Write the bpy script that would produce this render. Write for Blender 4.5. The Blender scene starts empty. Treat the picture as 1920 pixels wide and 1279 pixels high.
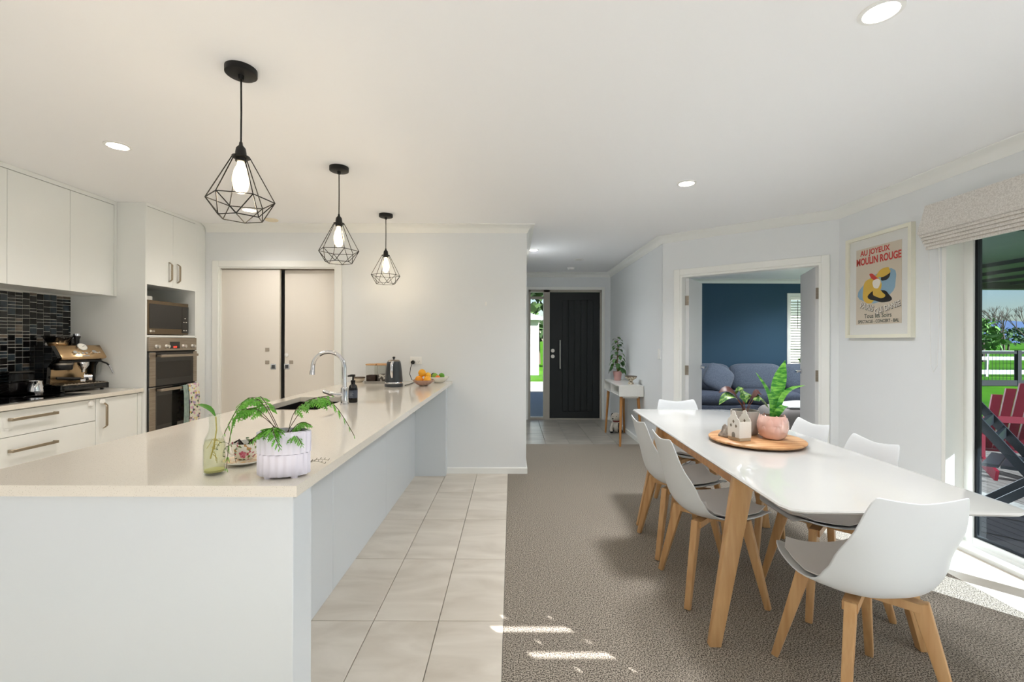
import bpy, bmesh, math, random
from mathutils import Vector, Matrix
random.seed(7)
PI = math.pi
SC = bpy.context.scene
COL = SC.collection

# ------------------------------------------------------------------ camera, sky, sun, exposure
H = 1.293                       # eye height
cam_d = bpy.data.cameras.new('camera')
cam_d.sensor_width = 36.0
cam_d.lens = 16.0
cam_d.clip_start = 0.02
cam_d.clip_end = 3000
cam = bpy.data.objects.new('camera', cam_d)
COL.objects.link(cam)
cam.location = (0, 0, H)
cam.rotation_euler = (PI / 2, math.radians(-0.16), 0)
SC.camera = cam

world = bpy.data.worlds.new('sky')
SC.world = world
world.use_nodes = True
wn = world.node_tree.nodes
wl = world.node_tree.links
wbg = wn['Background']
sky = wn.new('ShaderNodeTexSky')
sky.sky_type = 'NISHITA'
sky.sun_disc = False
sky.sun_elevation = math.radians(30)
sky.sun_rotation = math.radians(139)
sky.air_density = 1.0
sky.dust_density = 0.6
sky.ozone_density = 1.6
wl.new(sky.outputs[0], wbg.inputs[0])
wbg.inputs[1].default_value = 0.050

sun_d = bpy.data.lights.new('sun', 'SUN')
sun_d.energy = 8.2
sun_d.angle = math.radians(0.25)
sun_d.color = (1.0, 0.985, 0.96)
sun = bpy.data.objects.new('sun', sun_d)
COL.objects.link(sun)
SUN_EL = math.radians(27)
SUN_TO = Vector((0.66, -0.75, 0)).normalized() * math.cos(SUN_EL) + Vector((0, 0, math.sin(SUN_EL)))
sun.rotation_euler = SUN_TO.to_track_quat('Z', 'Y').to_euler()

vs = SC.view_settings
vs.view_transform = 'Standard'
vs.look = 'None'
vs.gamma = 1.0
vs.use_curve_mapping = False
vs.exposure = 1.74
SC.cycles.max_bounces = 14
SC.cycles.diffuse_bounces = 8
SC.cycles.transparent_max_bounces = 16
SC.cycles.sample_clamp_indirect = 6.0

def portal(loc, rot, sx, sy):
    d = bpy.data.lights.new('window_portal', 'AREA')
    d.shape = 'RECTANGLE'
    d.size = sx
    d.size_y = sy
    d.cycles.is_portal = True
    o = bpy.data.objects.new('window_portal', d)
    COL.objects.link(o)
    o.location = loc
    o.rotation_euler = rot
    return o

# ------------------------------------------------------------------ helpers
def lin(c):
    def f(v):
        v /= 255.0
        return v / 12.92 if v <= 0.04045 else ((v + 0.055) / 1.055) ** 2.4
    return (f(c[0]), f(c[1]), f(c[2]), 1.0)

MATS = {}
def mat(name, rgb, rough=0.5, metal=0.0, spec=0.5, noise=None, bump=None, trans=0.0, ior=1.45,
        emit=None, estr=0.0, coat=0.0, alpha=1.0, sheen=0.0):
    """noise=(scale, second rgb, contrast lo, contrast hi[, stretch xyz]); bump=(scale, strength)"""
    if name in MATS:
        return MATS[name]
    m = bpy.data.materials.new(name)
    m.use_nodes = True
    nt = m.node_tree
    b = nt.nodes['Principled BSDF']
    b.inputs['Base Color'].default_value = lin(rgb)
    b.inputs['Roughness'].default_value = rough
    b.inputs['Metallic'].default_value = metal
    b.inputs['Specular IOR Level'].default_value = spec
    b.inputs['Transmission Weight'].default_value = trans
    b.inputs['IOR'].default_value = ior
    b.inputs['Coat Weight'].default_value = coat
    b.inputs['Alpha'].default_value = alpha
    b.inputs['Sheen Weight'].default_value = sheen
    if emit:
        b.inputs['Emission Color'].default_value = lin(emit)
        b.inputs['Emission Strength'].default_value = estr
    tc = None
    if noise or bump:
        tc = nt.nodes.new('ShaderNodeTexCoord')
    if noise:
        mp = nt.nodes.new('ShaderNodeMapping')
        if len(noise) > 4:
            mp.inputs['Scale'].default_value = noise[4]
        n = nt.nodes.new('ShaderNodeTexNoise')
        n.inputs['Scale'].default_value = noise[0]
        n.inputs['Detail'].default_value = 6
        r = nt.nodes.new('ShaderNodeValToRGB')
        r.color_ramp.elements[0].position = noise[2]
        r.color_ramp.elements[1].position = noise[3]
        r.color_ramp.elements[0].color = lin(rgb)
        r.color_ramp.elements[1].color = lin(noise[1])
        nt.links.new(tc.outputs['Object'], mp.inputs[0])
        nt.links.new(mp.outputs[0], n.inputs['Vector'])
        nt.links.new(n.outputs[0], r.inputs[0])
        nt.links.new(r.outputs[0], b.inputs['Base Color'])
    if bump:
        n2 = nt.nodes.new('ShaderNodeTexNoise')
        n2.inputs['Scale'].default_value = bump[0]
        n2.inputs['Detail'].default_value = 4
        bp = nt.nodes.new('ShaderNodeBump')
        bp.inputs['Strength'].default_value = bump[1]
        bp.inputs['Distance'].default_value = bump[2] if len(bump) > 2 else 0.01
        nt.links.new(tc.outputs['Object'], n2.inputs['Vector'])
        nt.links.new(n2.outputs[0], bp.inputs['Height'])
        nt.links.new(bp.outputs[0], b.inputs['Normal'])
    MATS[name] = m
    return m

def glass_mat(name, tint, rough=0.0, refl=0.06):
    """thin pane: lets light straight through with a tint, mirrors at grazing angles"""
    if name in MATS:
        return MATS[name]
    m = bpy.data.materials.new(name)
    m.use_nodes = True
    nt = m.node_tree
    nt.nodes.remove(nt.nodes['Principled BSDF'])
    out = nt.nodes['Material Output']
    tr = nt.nodes.new('ShaderNodeBsdfTransparent')
    tr.inputs[0].default_value = (*tint, 1)
    gl = nt.nodes.new('ShaderNodeBsdfGlossy')
    gl.inputs['Roughness'].default_value = rough
    fr = nt.nodes.new('ShaderNodeFresnel')
    fr.inputs[0].default_value = 1.25 + refl
    mx = nt.nodes.new('ShaderNodeMixShader')
    gm = nt.nodes.new('ShaderNodeNewGeometry')
    sb = nt.nodes.new('ShaderNodeMath')      # the far face of the pane adds no second mirror
    sb.operation = 'SUBTRACT'
    sb.inputs[0].default_value = 1.0
    ml = nt.nodes.new('ShaderNodeMath')
    ml.operation = 'MULTIPLY'
    nt.links.new(gm.outputs['Backfacing'], sb.inputs[1])
    nt.links.new(fr.outputs[0], ml.inputs[0])
    nt.links.new(sb.outputs[0], ml.inputs[1])
    nt.links.new(ml.outputs[0], mx.inputs[0])
    nt.links.new(tr.outputs[0], mx.inputs[1])
    nt.links.new(gl.outputs[0], mx.inputs[2])
    nt.links.new(mx.outputs[0], out.inputs[0])
    MATS[name] = m
    return m

def rot2(x, y, a):
    c, s = math.cos(a), math.sin(a)
    return (x * c - y * s, x * s + y * c)

class MB:
    """collects faces of ONE object"""
    def __init__(self):
        self.v = []
        self.f = []
    def add(self, vs_, fs_):
        o = len(self.v)
        self.v += [tuple(p) for p in vs_]
        self.f += [tuple(i + o for i in f) for f in fs_]
        return self
    def box(self, x0, x1, y0, y1, z0, z1):
        return self.add([(x0, y0, z0), (x1, y0, z0), (x1, y1, z0), (x0, y1, z0),
                         (x0, y0, z1), (x1, y0, z1), (x1, y1, z1), (x0, y1, z1)],
                        [(0, 3, 2, 1), (4, 5, 6, 7), (0, 1, 5, 4), (1, 2, 6, 5), (2, 3, 7, 6), (3, 0, 4, 7)])
    def hexa(self, lo, hi):
        """eight corners: lower quad and upper quad (counter-clockwise from above)"""
        return self.add(list(lo) + list(hi),
                        [(0, 3, 2, 1), (4, 5, 6, 7), (0, 1, 5, 4), (1, 2, 6, 5), (2, 3, 7, 6), (3, 0, 4, 7)])
    def bar(self, p0, p1, w, t, up=(0, 0, 1), w1=None, t1=None):
        p0, p1 = Vector(p0), Vector(p1)
        d = (p1 - p0).normalized()
        u = Vector(up)
        s = d.cross(u)
        if s.length < 1e-5:
            s = d.cross(Vector((1, 0, 0)))
        s.normalize()
        n = s.cross(d).normalized()
        w1 = w if w1 is None else w1
        t1 = t if t1 is None else t1
        q = lambda p, a, b: [p - s * a / 2 - n * b / 2, p + s * a / 2 - n * b / 2, p + s * a / 2 + n * b / 2, p - s * a / 2 + n * b / 2]
        return self.hexa(q(p0, w, t), q(p1, w1, t1))
    def tube(self, pts, r, n=10, cap=True):
        pts = [Vector(p) for p in pts]
        rs = r if isinstance(r, (list, tuple)) else [r] * len(pts)
        o = len(self.v)
        ref = None
        for i, p in enumerate(pts):
            if i == 0:
                d = pts[1] - pts[0]
            elif i == len(pts) - 1:
                d = pts[-1] - pts[-2]
            else:
                d = (pts[i + 1] - pts[i]).normalized() + (pts[i] - pts[i - 1]).normalized()
            d.normalize()
            if ref is None:
                ref = Vector((0, 0, 1)) if abs(d.z) < 0.9 else Vector((1, 0, 0))
            a = d.cross(ref)
            if a.length < 1e-6:
                a = d.cross(Vector((0.3, 1, 0.2)))
            a.normalize()
            b = a.cross(d).normalized()
            ref = b
            for k in range(n):
                t = 2 * PI * k / n
                self.v.append(tuple(p + (a * math.cos(t) + b * math.sin(t)) * rs[i]))
        for i in range(len(pts) - 1):
            for k in range(n):
                k2 = (k + 1) % n
                self.f.append((o + i * n + k, o + i * n + k2, o + (i + 1) * n + k2, o + (i + 1) * n + k))
        if cap:
            self.f.append(tuple(o + k for k in range(n))[::-1])
            e = o + (len(pts) - 1) * n
            self.f.append(tuple(e + k for k in range(n)))
        return self
    def lathe(self, prof, n=28, c=(0, 0, 0), sx=1.0, sy=1.0, rf=None, rotx=None):
        """prof: (radius, z); rf(angle, z) scales the radius"""
        o = len(self.v)
        for (r, z) in prof:
            for k in range(n):
                t = 2 * PI * k / n
                q = r * (rf(t, z) if rf else 1.0)
                self.v.append((c[0] + q * math.cos(t) * sx, c[1] + q * math.sin(t) * sy, c[2] + z))
        for i in range(len(prof) - 1):
            for k in range(n):
                k2 = (k + 1) % n
                self.f.append((o + i * n + k, o + i * n + k2, o + (i + 1) * n + k2, o + (i + 1) * n + k))
        if prof[0][0] > 1e-6:
            self.f.append(tuple(o + k for k in range(n))[::-1])
        if prof[-1][0] > 1e-6:
            e = o + (len(prof) - 1) * n
            self.f.append(tuple(e + k for k in range(n)))
        return self
    def ball(self, c, r, n=16, m=10, s=(1, 1, 1), jit=0.0):
        prof = []
        o = len(self.v)
        for i in range(m + 1):
            a = -PI / 2 + PI * i / m
            for k in range(n):
                t = 2 * PI * k / n
                q = r * (1 + (random.uniform(-jit, jit) if jit else 0))
                self.v.append((c[0] + q * math.cos(a) * math.cos(t) * s[0], c[1] + q * math.cos(a) * math.sin(t) * s[1], c[2] + q * math.sin(a) * s[2]))
        for i in range(m):
            for k in range(n):
                k2 = (k + 1) % n
                self.f.append((o + i * n + k, o + i * n + k2, o + (i + 1) * n + k2, o + (i + 1) * n + k))
        return self
    def prism(self, poly, z0, z1):
        n = len(poly)
        o = len(self.v)
        self.v += [(p[0], p[1], z0) for p in poly] + [(p[0], p[1], z1) for p in poly]
        self.f.append(tuple(o + i for i in range(n))[::-1])
        self.f.append(tuple(o + n + i for i in range(n)))
        for i in range(n):
            j = (i + 1) % n
            self.f.append((o + i, o + j, o + n + j, o + n + i))
        return self
    def sweep(self, prof, path, closed=False):
        """prof: (offset to the left of travel, z); path: plan points. mitred"""
        n = len(prof)
        o = len(self.v)
        m = len(path)
        for i in range(m):
            p = Vector(path[i])
            d0 = (p - Vector(path[i - 1])).normalized() if i > 0 else None
            d1 = (Vector(path[(i + 1) % m]) - p).normalized() if i < m - 1 else None
            d0 = d0 or d1
            d1 = d1 or d0
            n0 = Vector((-d0.y, d0.x))
            n1 = Vector((-d1.y, d1.x))
            b = (n0 + n1)
            b = b / max(0.2, (1 + n0.dot(n1)))
            for (a, z) in prof:
                self.v.append((p.x + b.x * a, p.y + b.y * a, z))
        for i in range(m - 1):
            for k in range(n):
                k2 = (k + 1) % n
                self.f.append((o + i * n + k, o + (i + 1) * n + k, o + (i + 1) * n + k2, o + i * n + k2))
        self.f.append(tuple(o + k for k in range(n)))
        self.f.append(tuple(o + (m - 1) * n + k for k in range(n))[::-1])
        return self
    def build(self, name, material, parent=None, smooth=False, bevel=0.0, seg=2, loc=None, rotz=None, angle=40, weld=True, fixn=True):
        me = bpy.data.meshes.new(name)
        me.from_pydata(self.v, [], self.f)
        bm = bmesh.new()
        bm.from_mesh(me)
        if weld:
            bmesh.ops.remove_doubles(bm, verts=bm.verts, dist=1e-5)
        if fixn:
            bmesh.ops.recalc_face_normals(bm, faces=bm.faces)
        if bevel > 0:
            es = [e for e in bm.edges if len(e.link_faces) == 2 and e.calc_face_angle(0) > math.radians(30)]
            bmesh.ops.bevel(bm, geom=es, offset=bevel, segments=seg, profile=0.5, affect='EDGES', clamp_overlap=True)
        if smooth or bevel > 0:
            for f in bm.faces:
                f.smooth = True
            for e in bm.edges:
                if len(e.link_faces) == 2 and e.calc_face_angle(0) > math.radians(angle):
                    e.smooth = False
        bm.to_mesh(me)
        bm.free()
        return link(name, me, material, parent, loc, rotz)

def link(name, me, material, parent=None, loc=None, rotz=None):
    o = bpy.data.objects.new(name, me)
    if material is not None:
        me.materials.append(material)
    COL.objects.link(o)
    if parent is not None:
        o.parent = parent
    if loc is not None:
        o.location = loc
    if rotz is not None:
        o.rotation_euler = (0, 0, rotz)
    return o

def tag(o, label, cat, group=None, kind=None):
    o['label'] = label
    o['category'] = cat
    if group:
        o['group'] = group
    if kind:
        o['kind'] = kind
    return o

def struct(o, label=None, cat=None):
    o['kind'] = 'structure'
    if label:
        o['label'] = label
        o['category'] = cat
    return o

def thing(name, label, cat, loc=(0, 0, 0), rotz=0, group=None):
    o = bpy.data.objects.new(name, None)
    o.empty_display_size = 0.05
    COL.objects.link(o)
    o.location = loc
    o.rotation_euler = (0, 0, rotz)
    return tag(o, label, cat, group)

def copy_tree(o, parent=None):
    c = o.copy()
    COL.objects.link(c)
    if parent is not None:
        c.parent = parent
    for ch in list(o.children):
        copy_tree(ch, c)
    return c

def text_mesh(body, size, extrude=0.0006, align='CENTER', bold=0.0):
    cu = bpy.data.curves.new('lettering', 'FONT')
    cu.body = body
    cu.size = size
    cu.extrude = extrude
    cu.offset = bold
    cu.align_x = align
    cu.resolution_u = 3
    ob = bpy.data.objects.new('lettering', cu)
    COL.objects.link(ob)
    dg = bpy.context.evaluated_depsgraph_get()
    dg.update()
    me = bpy.data.meshes.new_from_object(ob.evaluated_get(dg))
    bpy.data.objects.remove(ob)
    bpy.data.curves.remove(cu)
    return me

# ------------------------------------------------------------------ materials
M_WALL = mat('wall_paint', (230, 233, 235), 0.75, spec=0.3)
M_CEIL = mat('ceiling_paint', (246, 247, 249), 0.8, spec=0.25)
M_TRIM = mat('trim_enamel', (240, 241, 238), 0.4)
M_CAB = mat('cabinet_white', (236, 238, 236), 0.22)
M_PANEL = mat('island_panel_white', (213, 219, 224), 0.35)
M_DOORW = mat('pantry_door_paint', (232, 226, 217), 0.45)
M_STEEL = mat('brushed_steel', (178, 168, 155), 0.32, metal=1.0, noise=(6, (150, 140, 128), 0.3, 0.7, (1, 1, 40)))
M_NICKEL = mat('satin_nickel', (170, 158, 140), 0.33, metal=1.0)
M_CHROME = mat('chrome', (225, 225, 228), 0.06, metal=1.0)
M_BLACK = mat('black_satin', (18, 18, 19), 0.4)
M_BLACKGL = mat('black_gloss', (10, 10, 11), 0.05, coat=0.5)
M_BLACKMETAL = mat('black_powder_coat', (22, 22, 22), 0.5, spec=0.4)
M_WHITEPL = mat('white_plastic', (240, 240, 238), 0.35)
M_OAK = mat('beech_wood', (205, 164, 116), 0.42, noise=(3.0, (186, 140, 90), 0.35, 0.75, (14, 14, 1)))
M_OAKD = mat('honey_wood', (190, 136, 78), 0.42, noise=(3.0, (166, 112, 58), 0.35, 0.75, (14, 14, 1)))
M_TABLEW = mat('table_white_gloss', (200, 199, 196), 0.10, coat=0.4)
M_SHELL = mat('chair_shell_white', (216, 219, 221), 0.32)
M_SEATPAD = mat('seat_pad_grey', (232, 228, 224), 0.6)
M_GLASSC = glass_mat('clear_glass', (0.96, 0.97, 0.96))
M_GROUT = mat('grout', (214, 212, 205), 0.8)
M_SOIL = mat('potting_soil', (46, 36, 28), 0.95, bump=(120, 0.8, 0.004))
M_LEAF = mat('leaf_green', (74, 138, 42), 0.42, noise=(14, (104, 168, 58), 0.35, 0.7))
M_LEAFD = mat('leaf_dark_green', (38, 74, 34), 0.38, noise=(10, (72, 112, 50), 0.4, 0.75))
M_STEM = mat('plant_stem', (78, 74, 44), 0.6)
def quartz():
    m = mat('quartz_worktop', (226, 218, 204), 0.12, coat=0.3)
    nt = m.node_tree
    b = nt.nodes['Principled BSDF']
    tc = nt.nodes.new('ShaderNodeTexCoord')
    v = nt.nodes.new('ShaderNodeTexVoronoi')
    v.inputs['Scale'].default_value = 260
    r = nt.nodes.new('ShaderNodeValToRGB')
    r.color_ramp.elements[0].position = 0.10
    r.color_ramp.elements[1].position = 0.22
    r.color_ramp.elements[0].color = lin((176, 166, 150))
    r.color_ramp.elements[1].color = lin((229, 223, 212))
    nt.links.new(tc.outputs['Object'], v.inputs['Vector'])
    nt.links.new(v.outputs['Distance'], r.inputs[0])
    nt.links.new(r.outputs[0], b.inputs['Base Color'])
    return m
M_QUARTZ = quartz()
def carpet(name, a, b_):
    m = mat(name, a, 0.95, spec=0.1)
    nt = m.node_tree
    b = nt.nodes['Principled BSDF']
    tc = nt.nodes.new('ShaderNodeTexCoord')
    n = nt.nodes.new('ShaderNodeTexNoise')
    n.inputs['Scale'].default_value = 185
    n.inputs['Detail'].default_value = 3
    r = nt.nodes.new('ShaderNodeValToRGB')
    r.color_ramp.elements[0].position = 0.40
    r.color_ramp.elements[1].position = 0.60
    r.color_ramp.elements[0].color = lin(a)
    r.color_ramp.elements[1].color = lin(b_)
    n2 = nt.nodes.new('ShaderNodeTexNoise')
    n2.inputs['Scale'].default_value = 260
    bp = nt.nodes.new('ShaderNodeBump')
    bp.inputs['Strength'].default_value = 0.08
    bp.inputs['Distance'].default_value = 0.006
    for t in (n, n2):
        nt.links.new(tc.outputs['Object'], t.inputs['Vector'])
    nt.links.new(n.outputs[0], r.inputs[0])
    nt.links.new(r.outputs[0], b.inputs['Base Color'])
    nt.links.new(n2.outputs[0], bp.inputs['Height'])
    nt.links.new(bp.outputs[0], b.inputs['Normal'])
    return m
M_CARPET = carpet('carpet_grey', (74, 68, 61), (180, 170, 157))
def tile_mat(name, a, b_, rough):
    m = mat(name, a, rough)
    nt = m.node_tree
    b = nt.nodes['Principled BSDF']
    geo = nt.nodes.new('ShaderNodeNewGeometry')
    oi = nt.nodes.new('ShaderNodeObjectInfo')
    mp = nt.nodes.new('ShaderNodeMapping')
    mp.inputs['Rotation'].default_value = (0, 0, 0.6)
    mp.inputs['Scale'].default_value = (1.0, 3.2, 1)
    ad = nt.nodes.new('ShaderNodeVectorMath')
    n = nt.nodes.new('ShaderNodeTexNoise')
    n.inputs['Scale'].default_value = 2.2
    n.inputs['Detail'].default_value = 8
    n.inputs['Distortion'].default_value = 0.8
    r = nt.nodes.new('ShaderNodeValToRGB')
    r.color_ramp.elements[0].position = 0.3
    r.color_ramp.elements[1].position = 0.72
    r.color_ramp.elements[0].color = lin(a)
    r.color_ramp.elements[1].color = lin(b_)
    sc = nt.nodes.new('ShaderNodeVectorMath')
    sc.operation = 'SCALE'
    sc.inputs[0].default_value = (31, 17, 5)
    nt.links.new(oi.outputs['Random'], sc.inputs['Scale'])
    nt.links.new(geo.outputs['Position'], ad.inputs[0])
    nt.links.new(sc.outputs[0], ad.inputs[1])
    nt.links.new(ad.outputs[0], mp.inputs[0])
    nt.links.new(mp.outputs[0], n.inputs['Vector'])
    nt.links.new(n.outputs[0], r.inputs[0])
    nt.links.new(r.outputs[0], b.inputs['Base Color'])
    return m
M_TILE = tile_mat('stone_floor_tile', (200, 190, 176), (226, 218, 206), 0.36)
M_TILEG = tile_mat('grey_hall_tile', (146, 142, 134), (178, 173, 163), 0.28)
# ------------------------------------------------------------------ the room shell
CZ = 2.42                        # ceiling height
XL, XR = -3.61, 2.80             # kitchen wall, window wall
YB, YF, YREAR = 4.443, 7.50, -0.60
XH0, XH1 = 0.141, 1.62           # hall
YD, YC = 4.895, 3.898            # ends of the diagonal wall
YLIV = 8.23

floor = struct(MB().prism([(-3.75, -0.75), (2.96, -0.75), (2.96, 4.1), (4.05, 4.1), (4.05, 5.95), (6.1, 5.95), (6.1, 8.4), (1.7, 8.4), (1.7, 7.62), (-3.75, 7.62)], -0.16, -0.012).build('floor', M_GROUT))
carpet_poly = [(-0.035, -0.6), (2.445, -0.6), (2.445, 2.968), (2.80, 2.968), (2.80, YC), (XH1, YD), (XH1, 5.717), (XH0, 5.717), (XH0, YB), (-0.035, YB)]
struct(MB().prism(carpet_poly, -0.012, 0.0).build('floor_carpet', M_CARPET))
dd = Vector((XR - XH1, YC - YD)).normalized()
dn = Vector((-dd.y, dd.x))       # points into the living room
liv = [(XH1, YD), (XR, YC), (XR + 0.16, YC + 0.05), (4.0, 4.1), (4.0, 6.0), (6.0, 6.0), (6.0, YLIV), (XH1 + 0.1, YLIV), (XH1 + 0.1, YD + 0.1)]
struct(MB().prism(liv, -0.012, 0.0).build('floor_living', mat('living_carpet', (120, 114, 108), 0.95, bump=(150, 0.8, 0.01))))

def tile_piece(w, l, bev=0.0015):
    b = MB().box(-w / 2, w / 2, -l / 2, l / 2, -0.012, 0.0)
    o = b.build('tile', None, bevel=bev, seg=1)
    me = o.data
    bpy.data.objects.remove(o)
    return me
TM = {}
def lay_tile(x0, x1, y0, y1, m):
    g = 0.0018
    key = (round(x1 - x0, 3), round(y1 - y0, 3), m.name)
    if key not in TM:
        TM[key] = tile_piece(x1 - x0 - 2 * g, y1 - y0 - 2 * g)
        TM[key].materials.append(m)
    o = bpy.data.objects.new('tile', TM[key])
    COL.objects.link(o)
    o.parent = floor
    o.location = ((x0 + x1) / 2, (y0 + y1) / 2, 0)
ys = [-0.6, -0.297, 0.303, 0.903, 1.502, 2.101, 2.698, 3.291, 3.894, YB]
for i in range(3):
    for j in range(len(ys) - 1):
        lay_tile(-0.035 - 0.3 * (i + 1), -0.035 - 0.3 * i, ys[j], ys[j + 1], M_TILE)
# aisle on the kitchen side of the island
for i in range(7):
    for j in range(len(ys) - 1):
        xa = -1.47 - 0.3 * (i + 1) + (0.0)
        if xa > -3.06 and i >= 0:
            lay_tile(xa, xa + 0.3, ys[j], ys[j + 1], M_TILE)
# in front of the island
for i in range(2):
    for j in range(3):
        lay_tile(-1.535 + 0.3 * i, -1.235 + 0.3 * i, ys[j], ys[j + 1], M_TILE)
hx = [XH0, 0.43, 0.73, 1.03, 1.33, XH1]
hy = [5.717, 6.35, 6.98, YF]
for i in range(5):
    for j in range(3):
        lay_tile(hx[i], hx[i + 1], hy[j], hy[j + 1], M_TILEG)
sy_ = [-0.6, -0.2, 0.4, 1.0, 1.6, 2.2, 2.968]
M_TILEL = tile_mat('pale_stone_tile', (190, 180, 165), (214, 206, 193), 0.4)
for j in range(6):
    lay_tile(2.445, XR, sy_[j], sy_[j + 1], M_TILEL)

ceil_poly = [(XL - 0.12, -0.75), (XR + 0.16, -0.75), (XR + 0.16, 4.1), (4.05, 4.1), (4.05, 5.95), (6.1, 5.95), (6.1, 8.4), (XL - 0.12, 8.4)]
struct(MB().prism(ceil_poly, CZ, CZ + 0.12).build('ceiling', M_CEIL))

# walls
struct(MB().box(XL - 0.12, XL, -0.75, 8.4, -0.1, CZ).build('wall_left', M_WALL))
PX0, PX1, PZ = -2.859, -1.723, 2.006
w = MB()
w.box(XL, PX0, YB, YB + 0.1, 0, CZ).box(PX1, XH0, YB, YB + 0.1, 0, CZ).box(PX0, PX1, YB, YB + 0.1, PZ, CZ)
struct(w.build('wall_back', M_WALL))
struct(MB().box(XH0 - 0.1, XH0, YB + 0.1, YF, 0, CZ).build('wall_hall_left', M_WALL))
struct(MB().box(XL, XH0 - 0.1, 5.15, 5.25, 0, CZ).build('wall_pantry', M_WALL))
struct(MB().box(XH1, XH1 + 0.1, YD + 0.02, YLIV, 0, CZ).build('wall_hall_right', M_WALL))
# entrance wall
FX0, FX1, FZ = 0.270, 1.480, 2.140
w = MB()
w.box(XH0 - 0.1, FX0, YF, YF + 0.12, 0, CZ).box(FX1, XH1, YF, YF + 0.12, 0, CZ).box(FX0, FX1, YF, YF + 0.12, FZ, CZ)
struct(w.build('wall_entrance', M_WALL))
# diagonal wall, local x along the wall, local y into the living room
DL = (Vector((XR, YC)) - Vector((XH1, YD))).length
DA = math.atan2(dd.y, dd.x)
OA, OB, OZ = 0.1866, 1.4197, 1.985
w = MB()
w.box(0, OA, 0, 0.1, 0, CZ).box(OB, DL, 0, 0.1, 0, CZ).box(OA, OB, 0, 0.1, OZ, CZ)
struct(w.build('wall_diagonal', M_WALL, loc=(XH1, YD, 0), rotz=DA))
# window wall
WA, WB, WZ = 1.39, 2.968, 2.13
w = MB()
w.box(XR, XR + 0.16, -0.75, -0.4, -0.1, CZ).box(XR, XR + 0.16, 0.9, WA, -0.1, CZ).box(XR, XR + 0.16, WB, YC + 0.03, -0.1, CZ)
w.box(XR, XR + 0.16, -0.4, 0.9, WZ, CZ).box(XR, XR + 0.16, WA, WB, WZ, CZ)
struct(w.build('wall_right', M_WALL))
# rear wall behind the camera, its openings added to let daylight in
RA, RB = -1.3, 1.5
w = MB()
RC, RD = 1.95, 2.72
w.box(XL, RA, YREAR - 0.15, YREAR, -0.1, CZ).box(RB, RC, YREAR - 0.15, YREAR, -0.1, CZ).box(RA, RB, YREAR - 0.15, YREAR, WZ, CZ)
w.box(RD, XR, YREAR - 0.15, YREAR, -0.1, CZ).box(RC, RD, YREAR - 0.15, YREAR, -0.1, 0.9).box(RC, RD, YREAR - 0.15, YREAR, WZ, CZ)
struct(w.build('wall_rear', M_WALL))
# living room
M_NAVY = mat('navy_paint', (54, 82, 104), 0.7, spec=0.3)
LW0, LW1, LZ0, LZ1 = 5.02, 5.85, 0.86, 2.12
w = MB()
w.box(XH1 + 0.1, LW0, YLIV, YLIV + 0.12, 0, CZ).box(LW1, 6.0, YLIV, YLIV + 0.12, 0, CZ).box(LW0, LW1, YLIV, YLIV + 0.12, 0, LZ0).box(LW0, LW1, YLIV, YLIV + 0.12, LZ1, CZ)
struct(w.build('wall_living_back', M_NAVY))
w = MB()
w.box(6.0, 6.1, 5.95, 6.15, 0, CZ).box(6.0, 6.1, 7.55, 8.35, 0, CZ).box(6.0, 6.1, 6.15, 7.55, 0, 0.3).box(6.0, 6.1, 6.15, 7.55, 2.1, CZ)
struct(w.build('wall_living_right', M_WALL))
struct(MB().box(4.05, 6.0, 5.95, 6.0, -0.1, CZ).build('wall_living_near', M_WALL))
struct(MB().box(4.0, 4.05, 4.1, 6.0, -0.1, CZ).build('wall_living_side', M_WALL))
struct(MB().box(XR + 0.16, 4.05, 4.05, 4.1, -0.1, CZ).build('wall_living_front', M_WALL))

# cornice and skirting
cove = [(0, CZ - 0.075), (0.006, CZ - 0.075), (0.012, CZ - 0.066), (0.022, CZ - 0.042), (0.042, CZ - 0.022), (0.066, CZ - 0.012), (0.075, CZ - 0.006), (0.075, CZ), (0, CZ)]
struct(MB().sweep(cove, [(XR, -0.6), (XR, YC), (XH1, YD), (XH1, YF), (XH0, YF), (XH0, YB), (-2.98, YB)]).build('trim_1', M_TRIM, smooth=True, angle=50))
cove_l = [(a, z) for a, z in cove]
struct(MB().sweep(cove_l, [(6.0, 6.0), (6.0, YLIV), (XH1 + 0.1, YLIV), (XH1 + 0.1, 5.3)]).build('trim_2', M_TRIM, smooth=True, angle=50))
sk = [(0, 0), (0.012, 0), (0.012, 0.052), (0.006, 0.06), (0, 0.06)]
P_d = lambda u: (XH1 + dd.x * u, YD + dd.y * u)
struct(MB().sweep(sk, [P_d(OA - 0.075), (XH1, YD), (XH1, YF), (FX1 + 0.06, YF)]).build('baseboard_hall_right', M_TRIM))
struct(MB().sweep(sk, [(XH0, YF), (XH0, YB), (-0.63, YB)]).build('baseboard_back', M_TRIM))
struct(MB().sweep(sk, [(XR, WB + 0.02), (XR, YC), P_d(OB + 0.06)]).build('baseboard_right', M_TRIM))
struct(MB().sweep(sk, [(6.0, YLIV), (XH1 + 0.1, YLIV), (XH1 + 0.1, 5.4)]).build('baseboard_living', M_TRIM))

def architrave(name, x0, x1, z1, wd=0.06, th=0.016, y=0.0, loc=(0, 0, 0), rotz=0, sill=False):
    b = MB()
    b.box(x0 - wd, x0, y - th, y, 0, z1 + wd).box(x1, x1 + wd, y - th, y, 0, z1 + wd).box(x0, x1, y - th, y, z1, z1 + wd)
    return struct(b.build(name, M_TRIM, loc=loc, rotz=rotz, bevel=0.003, seg=1, weld=False))
architrave('trim_3', PX0, PX1, PZ, wd=0.062, loc=(0, YB, 0))
architrave('trim_4', OA, OB, OZ, wd=0.062, loc=(XH1, YD, 0), rotz=DA)
architrave('trim_5', FX0, FX1, FZ, wd=0.045, loc=(0, YF, 0))
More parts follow.
